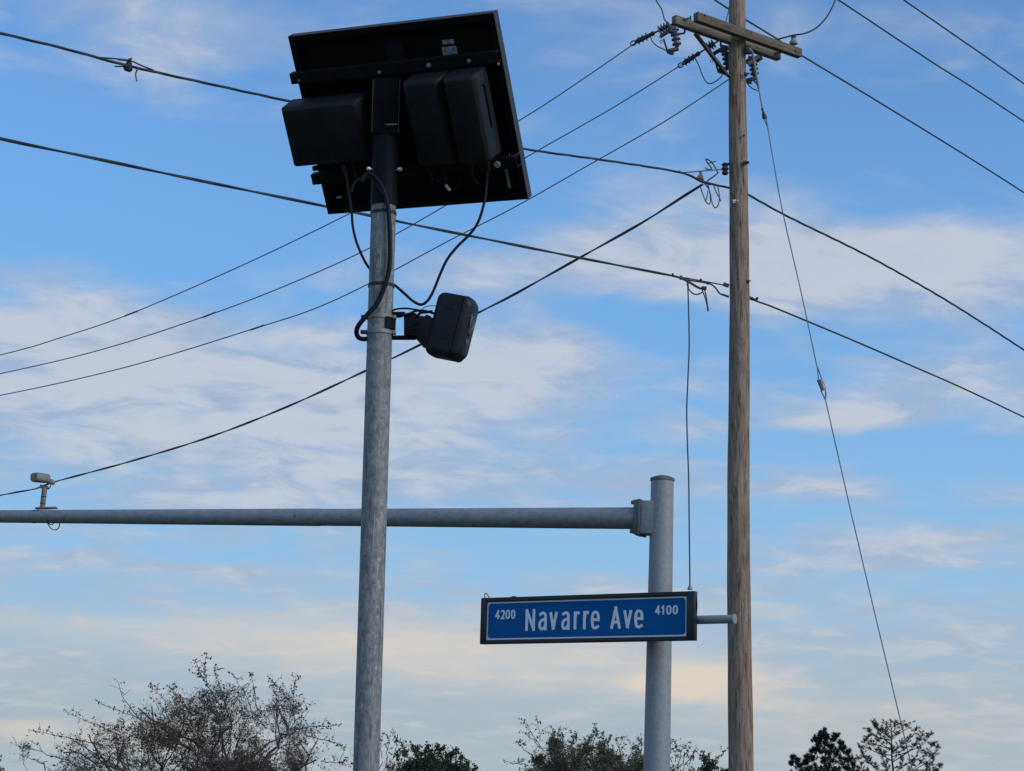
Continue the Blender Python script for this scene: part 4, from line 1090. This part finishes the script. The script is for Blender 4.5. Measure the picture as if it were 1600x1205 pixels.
jumper([(1168, 131, UY + 0.1), (1175, 138, UY + 0.1), (1184, 142, UY + 0.05)], 0.008, 'small jumper curling right of the pole under the crossarms')
jumper([(1174, 122, UY + 0.1), (1180, 128, UY + 0.05), (1184, 133, UY)], 0.013, 'short thick jumper right of the pole under the crossarms')
jumper([(1142, -6, UY + 0.3), (1138.5, 16, UY + 0.3), (1134, 34, UY + 0.25)], 0.009, 'jumper wire hidden partly behind the pole above the crossarms')

# guy wire with its insulators
g0 = U_(1175, 80, -0.15); gbot = at(1484, 1446, 28.0)
def gp(px, py):
    t = (py - 80) / (1446 - 80); return at(px, py, ylin(py, 80, g0.y, 1446, 28.0))
pts = [gp(1175, 80), gp(1179, 122), gp(1186, 160), gp(1192, 180)]
T = Thing('guy_wire', 'long thin guy wire slanting from the pole top to the right', 'wire', (at(1484, 1446, 28.0).x, 28.0, 0))
T.part('strand', MB().tube([gp(1175, 80), gp(1185.5, 138)], 0.017, 8), 'alu_line', label='grey fibreglass rod at the top of the guy')
T.part('strand', MB().tube([gp(1185, 136), gp(1191.5, 172)], 0.010, 8), 'alu_line')
T.part('guy_grip', MB().lathe(gp(1191, 170), gp(1195.5, 186), [(0, 0.022), (0.08, 0.024), (0.1, 0.014), (0.3, 0.016), (0.7, 0.034), (0.96, 0.034), (1, 0.014)], 12), 'iron')
T.part('strand', MB().tube([gp(1193.5, 185), gp(1201, 203)], 0.007, 6), 'alu_line')
T.part('strand', MB().tube(smooth_path([gp(1197, 185), gp(1200, 202), gp(1221, 322), gp(1250, 449), gp(1277, 575.5)], 3), 0.0082, 6), 'alu_line')
T.part('strand', MB().tube([gp(1277, 574), gp(1279, 593)], 0.008, 6), 'alu_line')
T.part('strand', MB().tube([gp(1277.5, 574), gp(1284, 592.5)], 0.008, 6), 'alu_line')
si = T.part('strain_insulator', MB().lathe(gp(1280.3, 592.5), gp(1287.3, 610), [(0, 0.036), (0.05, 0.043), (0.45, 0.043), (0.5, 0.040), (0.55, 0.043), (0.95, 0.043), (1, 0.036)], 14), 'porcelain_white')
T.part('strand', MB().tube([gp(1282.5, 610), gp(1289.5, 624.5)], 0.008, 6), 'alu_line')
T.part('strand', MB().tube([gp(1289.5, 609.5), gp(1290.5, 616), gp(1289.5, 625)], [0.008, 0.014, 0.008], 6), 'alu_line')
T.part('strand', MB().tube([gp(1289.3, 623), gp(1330, 802), gp(1370, 972), gp(1408, 1130), gp(1446, 1288), (at(1484, 1446, 28.0).x, 28.0, -0.1)], 0.0082, 6), 'alu_line')
# drop to the sign
P_ = smooth_path([at(1074.5, 441, 25.6), at(1075.8, 480, 25.0), at(1076.8, 540, 24.1), at(1074.5, 600, 23.2), at(1073, 645, 22.5), at(1074.3, 700, 21.7), at(1076, 745, 21.0), at(1077, 830, 19.8), at(1077.8, 900, 18.9), SC + SR @ (sg(1078, 921.5, -0.05) + Vector((0, 0.01, 0)))], 6)
T = Thing('sign_feed_cable', 'thin vertical cable dropping to the right end of the street sign', 'cable', P_[-1])
T.part('conductor', MB().tube(P_, [0.0098 - 0.0022 * i / len(P_) for i in range(len(P_))], 8), 'line')
T.part('gland', MB().lathe(P_[-1] - Vector((0, 0, 0.012)), P_[-1] + Vector((0, 0, 0.03)), [(0, 0.025), (0.5, 0.022), (1, 0.012)], 12), 'steel_band')

# ------------------------------------------------------------------ trees
def leaf(m, p, s, rng, up=0.0):
    d = Vector((rng.gauss(0, 1), rng.gauss(0, 1), rng.gauss(0, 1) + up)).normalized()
    e_ = Vector((rng.gauss(0, 1), rng.gauss(0, 1), rng.gauss(0, 1))); e_ = (e_ - d * e_.dot(d)).normalized()
    w_ = s * 0.32
    m.quad(p, p + d * s * 0.5 + e_ * w_, p + d * s, p + d * s * 0.5 - e_ * w_)
def px_of(p):
    d = CAMR.transposed() @ (p - EYE); return 800 + F * d.x / -d.z, 602.5 - F * d.y / -d.z
def profile(pts):
    def h(x):
        if x <= pts[0][0] or x >= pts[-1][0]: return 1300
        for (a_, ya_), (b_, yb2) in zip(pts, pts[1:]):
            if a_ <= x <= b_: return ya_ + (yb2 - ya_) * (x - a_) / (b_ - a_)
    return h
class Tree:
    """branching tree that grows under an outline; outline is in metres (x, top z) at the tree's own distance"""
    def __init__(s, name, label, px, Y, outline, seed, leafmat, leaf_s=0.07, leaf_p=0.35, stems=6, depth=4, spread=0.9, density=1.0, thick=0.06, group=None,
                 droop=0.0, wig=0.22, cat='tree', lean=0.0, cluster=1, over=0.12, zbias=0.35, shoots=(), twig=4, skip=0.0, reach=(0.80, 0.98)):
        s.skip = skip; s.twig = twig; s.rng = random.Random(seed); s.wood = MB(); s.lv = MB()
        b = at(px, 1240, Y); s.b = Vector((b.x, Y, 0))
        s.Y = Y
        s.h = profile([(at(x, y, Y).x, at(x, y, Y).z) for x, y in outline])
        xs = [at(x, y, Y).x for x, y in outline]; s.x0, s.x1 = min(xs), max(xs)
        s.ry = (s.x1 - s.x0) * 0.38
        s.ls = leaf_s; s.lp = leaf_p; s.dens = density; s.wig = wig; s.over = over; s.cl = cluster; s.droop = droop; s.zb = zbias
        top = max(at(x, y, Y).z for x, y in outline)
        s.top = top
        # short trunk
        fork = s.b + Vector((0, 0, 0.45))
        s.trunk = MB().tube([s.b + Vector((0, 0, -0.1)), s.b + Vector((0, 0, 0.2)), fork], [thick * 1.6, thick * 1.3, thick * 1.15], 10)
        for i in range(stems):
            fx = (i + 0.5) / stems
            tx = s.x0 + (s.x1 - s.x0) * (0.06 + 0.88 * fx)
            tz = s.hh(tx) * s.rng.uniform(*reach)
            ty = s.Y + s.rng.uniform(-1, 1) * s.ry
            tgt = Vector((tx, ty, tz))
            s.grow(fork + Vector((s.rng.uniform(-.05, .05), s.rng.uniform(-.05, .05), -0.05)), tgt, thick * s.rng.uniform(0.55, 0.85), depth)
        for sh in shoots: s.shoot(*sh)
        s.T = Thing(name, label, cat, s.b, group=group)
        s.T.part('trunk', s.trunk, 'bark')
        s.T.part('branches', s.wood, 'bark', fix=False)
        if s.lv.v: s.T.part('crown', s.lv, leafmat, fix=False, smooth=False)
    def shoot(s, bx, by, tx, ty, lv=0.9, n=9, side=5):
        """one long shoot with leaves along its upper half"""
        rng = s.rng; dy = rng.uniform(-.5, .5) * s.ry
        p0, p1 = at(bx, by, s.Y + dy), at(tx, ty, s.Y + dy)
        bend = Vector((rng.gauss(0, .06), 0, 0)) * (p1 - p0).length
        pts = [p0.lerp(p1, i / n) + bend * math.sin(math.pi * i / n) + Vector((rng.gauss(0, .012), rng.gauss(0, .012), rng.gauss(0, .012))) for i in range(n + 1)]
        s.wood.tube(pts, [0.012 * (1 - 0.7 * i / n) for i in range(n + 1)], 4, cap=False)
        for k in range(side):
            t = rng.uniform(.25, .95); i = min(n - 1, int(t * n)); q = pts[i].lerp(pts[i + 1], t * n - i)
            e_ = q + Vector((rng.gauss(0, .5), rng.gauss(0, .5), rng.uniform(.1, .8))).normalized() * rng.uniform(.10, .34)
            s.wood.tube([q, q.lerp(e_, .5), e_], [.006, .005, .003], 3, cap=False)
            for _ in range(6):
                if rng.random() < lv: leaf(s.lv, q.lerp(e_, rng.uniform(.3, 1)), s.ls * rng.uniform(.7, 1.3), rng, -.2)
        for k in range(int(26 * lv * (p1 - p0).length)):
            t = 1 - abs(rng.gauss(0, .33))
            if t < 0: continue
            i = min(n - 1, int(t * n)); q = pts[i].lerp(pts[i + 1], t * n - i)
            leaf(s.lv, q + Vector((rng.gauss(0, .03), rng.gauss(0, .03), rng.gauss(0, .03))), s.ls * rng.uniform(.7, 1.3), rng, -.2)
    def hh(s, x):
        v = s.h(x)
        return 0.8 if v == 1300 else v
    def ok(s, p, m=0.0):
        if p.x < s.x0 - m or p.x > s.x1 + m: return False
        q = min(1.0, abs(p.y - s.Y) / (s.ry * 1.25)); lim = s.hh(p.x) * (1 - 0.25 * q * q)
        return p.z < lim + m
    def grow(s, p, tgt, r, lev):
        rng = s.rng
        d = tgt - p; L = d.length
        n = max(3, int(L / 0.22)) if lev > 1 else 3
        n = min(n, 14)
        side_ = Vector((rng.gauss(0, 1), rng.gauss(0, 1), rng.gauss(0, .6))) * L * s.wig * 0.5
        pts = []
        for i in range(n + 1):
            t = i / n
            q = p + d * t + side_ * math.sin(math.pi * t) + Vector((rng.gauss(0, 1), rng.gauss(0, 1), rng.gauss(0, 1))) * L * 0.012 * (1 if 0 < i else 0)
            q.z += -s.droop * L * t * t
            pts.append(q)
        rr = [r * (1 - 0.72 * i / n) for i in range(n + 1)]
        s.wood.tube(pts, rr, 5 if lev > 2 else 3, cap=False)
        if lev <= 1:
            for k in range(int(2 + 4 * rng.random())):
                if rng.random() < s.lp:
                    q = pts[0].lerp(pts[-1], rng.uniform(0.3, 1.0))
                    for _ in range(s.cl): leaf(s.lv, q + Vector((rng.gauss(0, .02), rng.gauss(0, .02), rng.gauss(0, .02))) * s.cl, s.ls * rng.uniform(0.6, 1.25), rng, -0.3)
        if lev <= 0: return
        m = {4: 9, 3: 7, 2: 6, 1: s.twig}.get(lev, 5) * s.dens
        m = int(m) + (1 if rng.random() < m % 1 else 0)
        for k in range(m):
            t = rng.uniform(0.22 if lev > 2 else 0.1, 1.0)
            i = min(n - 1, int(t * n)); q = pts[i].lerp(pts[i + 1], t * n - i)
            loc = (pts[i + 1] - pts[i]).normalized()
            dv = (loc * 0.75 + Vector((rng.gauss(0, 1), rng.gauss(0, 1), rng.gauss(0, 0.8) + s.zb)) * 0.75).normalized()
            ln = {4: L * 0.42, 3: L * 0.48, 2: L * 0.55, 1: 0.24}.get(lev, .3) * rng.uniform(0.55, 1.15)
            ln = min(ln, {4: 1.9, 3: 1.1, 2: 0.65, 1: 0.32}.get(lev, .3))
            e_ = q + dv * ln
            if not s.ok(e_, s.over * rng.random()):
                if rng.random() < s.skip: continue
                e_ = q + (dv * 0.6 + Vector((0, 0, -0.6)) * (1 if rng.random() < .5 else -.2)) * ln * 0.5
                if not s.ok(e_, s.over): continue
            s.grow(q, e_, max(0.0036, r * (1 - 0.72 * t) * {4: 0.62, 3: 0.6, 2: 0.55, 1: 0.5}.get(lev, .5)), lev - 1)
G_T = 'trees along the skyline'
Tree('bare_tree', 'wide, nearly leafless twiggy tree at the left of the steel pole', 300, 45,
     [(15, 1215), (60, 1160), (130, 1130), (180, 1100), (250, 1088), (300, 1075), (330, 1062), (360, 1078), (420, 1070), (470, 1090), (500, 1115), (535, 1140), (552, 1205)],
     11, 'leaf_sparse', 0.055, 0.30, 18, 4, density=0.86, thick=0.066, group=G_T, wig=0.30, twig=4.2, over=0.30, skip=0.85, reach=(0.62, 0.97),
     shoots=[(350, 1110, 322, 1022, 1.5), (352, 1115, 304, 1034, 1.4), (358, 1120, 336, 1040, 1.6), (225, 1130, 182, 1060, .25), (190, 1150, 100, 1112, .5), (160, 1165, 42, 1140, .7), (260, 1120, 232, 1068, .7),
             (300, 1120, 262, 1072, .8), (395, 1120, 362, 1052, .35), (400, 1110, 392, 1050, .6), (432, 1120, 420, 1054, 1.5), (450, 1135, 462, 1053, 1.9), (452, 1140, 490, 1096, .8), (450, 1140, 532, 1132, 1.2),
             (480, 1150, 540, 1170, 1.2), (460, 1130, 430, 1068, .8), (250, 1135, 152, 1098, .9), (110, 1190, 20, 1163, .5), (70, 1195, 30, 1178, .5), (330, 1100, 375, 1072, .6), (500, 1190, 546, 1194, 1.3)])
Tree('low_bush', 'low dark bush behind the twiggy tree at the bottom edge', 370, 50, [(270, 1212), (320, 1192), (380, 1180), (440, 1190), (480, 1212)], 5, 'leaf_brown', 0.075, 0.9, 6, 3, density=1.1, thick=0.05, group=G_T, cluster=2, cat='bush')
Tree('twiggy_tree', 'tip of a leafy tree at the extreme left edge', -60, 45, [(-140, 1190), (-60, 1160), (0, 1185), (14, 1205)], 21, 'leaf_sparse', 0.075, 0.6, 6, 3, density=1.0, thick=0.05, group=G_T)
Tree('thin_tree', 'thin leafy branches just right of the steel pole base', 600, 52, [(555, 1205), (585, 1175), (610, 1170), (640, 1180), (660, 1205)], 31, 'leaf_sparse', 0.06, 0.6, 6, 3, density=0.8, thick=0.04, group=G_T,
     shoots=[(598, 1185, 596, 1150, 1.6), (605, 1190, 609, 1149, .8), (612, 1190, 618, 1148, .9), (622, 1190, 631, 1157, 1.5), (640, 1190, 632, 1160, .6)])
Tree('dark_bush', 'round dark green bush to the right of the steel pole base', 672, 60, [(604, 1220), (625, 1196), (645, 1184), (680, 1182), (705, 1190), (725, 1202), (752, 1216)], 41, 'leaf_green', 0.075, 0.9, 12, 3, density=1.15, thick=0.06, group=G_T, cluster=3, cat='bush', zbias=0.9, over=0.2,
     shoots=[(x + random.Random(i).uniform(-3, 3), y + 22, x, y, 7, 6, 9) for i, (x, y) in enumerate([(622, 1178), (632, 1170), (645, 1166), (652, 1168), (668, 1164), (673, 1172), (683, 1165), (691, 1167), (704, 1176), (712, 1170), (720, 1180), (730, 1190), (742, 1197), (660, 1176), (698, 1178)])])
Tree('leafy_tree', 'brownish green leafy tree left of the traffic mast', 910, 50, [(790, 1215), (806, 1190), (822, 1168), (836, 1165), (870, 1156), (900, 1165), (932, 1155), (960, 1178), (1000, 1172), (1030, 1178), (1050, 1200)],
     51, 'leaf_brown', 0.058, 0.85, 14, 4, density=0.80, thick=0.08, group=G_T, cluster=1, over=0.25,
     shoots=[(852, 1175, 818, 1124, .5), (845, 1160, 838, 1118, .5), (845, 1170, 812, 1140, .7), (862, 1170, 866, 1140, 3), (880, 1165, 872, 1138, 3), (890, 1170, 902, 1144, 4), (925, 1165, 932, 1136, 3.5), (915, 1170, 926, 1146, 3),
             (950, 1175, 955, 1146, 1), (968, 1185, 974, 1150, 1.6), (985, 1180, 992, 1162, 1.5), (825, 1195, 786, 1190, .8), (830, 1180, 808, 1158, 1), (940, 1165, 944, 1150, 2), (1000, 1185, 1004, 1158, 2)])
Tree('sparse_tree', 'sparse small tree between the traffic mast and the wooden pole', 1072, 52, [(1030, 1210), (1045, 1185), (1070, 1180), (1092, 1190), (1105, 1210)], 61, 'leaf_sparse', 0.06, 0.6, 6, 3, density=0.8, thick=0.045, group=G_T,
     shoots=[(1050, 1190, 1049, 1156, 1.3), (1060, 1195, 1068, 1162, 1.2), (1066, 1195, 1080, 1163, 1.0), (1072, 1195, 1089, 1164, .4), (1076, 1195, 1084, 1178, 1.2), (1055, 1190, 1058, 1165, 1)])
Tree('small_bush', 'small dark bush tip beside the wooden pole', 1115, 56, [(1085, 1212), (1100, 1192), (1112, 1188), (1128, 1198), (1138, 1195), (1150, 1210)], 71, 'leaf_green', 0.085, 0.9, 6, 3, density=1.0, thick=0.04, group=G_T, cluster=2, cat='bush',
     shoots=[(1100, 1198, 1098, 1178, 3), (1105, 1198, 1107, 1186, 4), (1115, 1200, 1137, 1168, .5), (1112, 1200, 1116, 1188, 3)])

def dense_pine():
    """irregular pine: boughs run from the trunk to separate needle clumps"""
    rng = random.Random(81); Y = 80.0; u = Y / F
    top = at(1288, 1141, Y); b = Vector((top.x, Y, 0))
    T_ = Thing('pine_tree', 'dense dark green pine right of the wooden pole', 'pine tree', b, group=G_T)
    T_.part('trunk', MB().tube([b + Vector((0.03 * math.sin(k), 0, top.z * 0.97 * k / 10)) for k in range(11)], [0.10 * (1 - k / 10.6) + 0.01 for k in range(11)], 8), 'bark')
    br = MB(); nd = MB()
    cl = [(1286, 1145, 6), (1283, 1152, 6), (1291, 1151, 5), (1273, 1156, 5), (1306, 1150, 5), (1302, 1157, 6), (1277, 1163, 7), (1288, 1161, 7), (1298, 1167, 7), (1314, 1162, 5), (1318, 1171, 6), (1270, 1173, 6), (1282, 1174, 8),
          (1296, 1177, 8), (1309, 1178, 8), (1325, 1177, 5), (1328, 1187, 6), (1316, 1191, 8), (1300, 1190, 8), (1286, 1188, 8), (1270, 1188, 7), (1257, 1191, 6), (1239, 1184, 5), (1245, 1190, 5), (1261, 1184, 5), (1250, 1199, 7),
          (1334, 1197, 6), (1236, 1193, 3), (1276, 1200, 8), (1293, 1201, 8), (1308, 1203, 8), (1324, 1202, 8), (1262, 1203, 7)]
    for k in range(70):
        y = rng.uniform(1205, 1252); hw_ = 52 + (y - 1205) * 0.35
        cl.append((1288 + rng.uniform(-hw_, hw_), y, rng.uniform(6, 9)))
    for (x, y, r_) in cl:
        c = at(x, y, Y + rng.uniform(-0.9, 0.9) * min(1.0, 0.15 + (y - 1141) / 45)); r_ *= u * 1.25
        z0 = max(0.3, c.z - 0.25 - 0.35 * abs(c.x - b.x))
        o_ = Vector((b.x, b.y, z0)); mid = o_.lerp(c, 0.55) + Vector((0, 0, -0.10 * (c - o_).length))
        br.tube(smooth_path([o_, mid, c], 3), [0.026, 0.024, 0.021, 0.018, 0.014, 0.010, 0.006], 4, cap=False)
        for j in range(13):
            d_ = Vector((rng.gauss(0, 1), rng.gauss(0, 1), rng.gauss(0.35, 0.8))).normalized()
            q = c + d_ * r_ * rng.uniform(0.15, 0.85)
            up = (d_ * 0.5 + Vector((0, 0, 0.9))).normalized()
            br.tube([c, q.lerp(c, .4), q], [0.008, 0.006, 0.004], 3, cap=False)
            for _ in range(46):
                p0 = q + up * rng.uniform(-0.07, 0.05)
                v = (up * rng.uniform(0.1, 1.0) + Vector((rng.gauss(0, 1), rng.gauss(0, 1), rng.gauss(0, .6))) * 0.7).normalized() * rng.uniform(0.09, 0.17)
                s_ = v.cross(Vector((rng.gauss(0, 1), rng.gauss(0, 1), rng.gauss(0, 1)))).normalized() * 0.0115
                nd.tri(p0 - s_, p0 + s_, p0 + v)
    T_.part('branches', br, 'bark', fix=False); T_.part('needles', nd, 'needle', fix=False, smooth=False)
def dead_pine():
    """half bare pine: boughs sweep out and up from the trunk, brown tufts at their twigs"""
    rng = random.Random(91); Y = 76.0
    top = at(1391, 1123, Y); b = Vector((at(1399, 1200, Y).x, Y, 0))
    T_ = Thing('dead_pine', 'brown half bare pine at the foot of the guy wire', 'pine tree', b, group=G_T)
    T_.part('trunk', MB().tube([b.lerp(Vector((top.x, Y, 0)), k / 12) + Vector((0.02 * math.sin(k * 1.3), 0, top.z * k / 12)) for k in range(13)], [0.085 * (1 - k / 12.4) + 0.008 for k in range(13)], 8), 'bark')
    br = MB(); nd = MB()
    ends = [(1397, 1129), (1405, 1131), (1384, 1131), (1363, 1128), (1369, 1133), (1356, 1139), (1355, 1151), (1379, 1138), (1412, 1133), (1423, 1130), (1431, 1138), (1441, 1147), (1453, 1147), (1457, 1161), (1464, 1167), (1461, 1180), (1469, 1196),
            (1344, 1167), (1349, 1176), (1341, 1184), (1338, 1198), (1421, 1150), (1431, 1160), (1372, 1153), (1364, 1164), (1416, 1168), (1446, 1176), (1379, 1178), (1359, 1189), (1426, 1188), (1451, 1194), (1402, 1147), (1387, 1150), (1408, 1160),
            (1372, 1142), (1350, 1158), (1437, 1170), (1395, 1170), (1412, 1185), (1385, 1192), (1368, 1200), (1440, 1203), (1405, 1200), (1462, 1205)]
    for k in range(46):
        y = rng.uniform(1200, 1250); ends.append((1399 + rng.uniform(-72, 72), y))
    for (x, y) in ends:
        dy = rng.uniform(-1, 1) * min(1.5, 0.2 + (y - 1122) * 0.02)
        e_ = at(x, y, Y + dy); rad = math.hypot(e_.x - b.x, dy)
        z0 = max(0.25, e_.z - rng.uniform(0.05, 0.3) - rng.uniform(0.25, 0.95) * rad)
        o_ = Vector((b.x + (top.x - b.x) * z0 / top.z, Y, z0))
        m1_ = o_.lerp(e_, 0.4) + Vector((0, 0, -0.10 * rad)); m2_ = o_.lerp(e_, 0.75) + Vector((0, 0, -0.10 * rad)) + Vector((e_.x - o_.x, e_.y - o_.y, 0)) * 0.08
        pts = smooth_path([o_, m1_, m2_, e_], 4); n_ = len(pts)
        br.tube(pts, [0.020 * (1 - 0.8 * i / n_) + 0.002 for i in range(n_)], 4, cap=False)
        for j in range(int(6 + rad * 9)):
            t = 1 - abs(rng.gauss(0, 0.30)) if j else 1.0
            if t < 0.15: continue
            i = min(n_ - 2, int(t * (n_ - 1))); q = pts[i].lerp(pts[i + 1], t * (n_ - 1) - i)
            tw = (Vector((rng.gauss(0, .8), rng.gauss(0, .8), rng.uniform(0.1, 1.1)))).normalized()
            p1_ = q + tw * rng.uniform(0.06, 0.20)
            br.tube([q, q.lerp(p1_, .5), p1_], [0.007, 0.005, 0.003], 3, cap=False)
            if rng.random() < 0.12: continue
            for _ in range(32):
                v = (tw * rng.uniform(0.0, 1.0) + Vector((rng.gauss(0, 1), rng.gauss(0, 1), rng.gauss(0, 1))) * 0.75).normalized() * rng.uniform(0.065, 0.125)
                s_ = v.cross(Vector((rng.gauss(0, 1), rng.gauss(0, 1), rng.gauss(0, 1)))).normalized() * 0.0085
                p0 = p1_ + tw * rng.uniform(-0.08, 0.03); nd.tri(p0 - s_, p0 + s_, p0 + v)
    T_.part('branches', br, 'bark', fix=False); T_.part('needles', nd, 'needle_brown', fix=False, smooth=False)
dense_pine()
dead_pine()
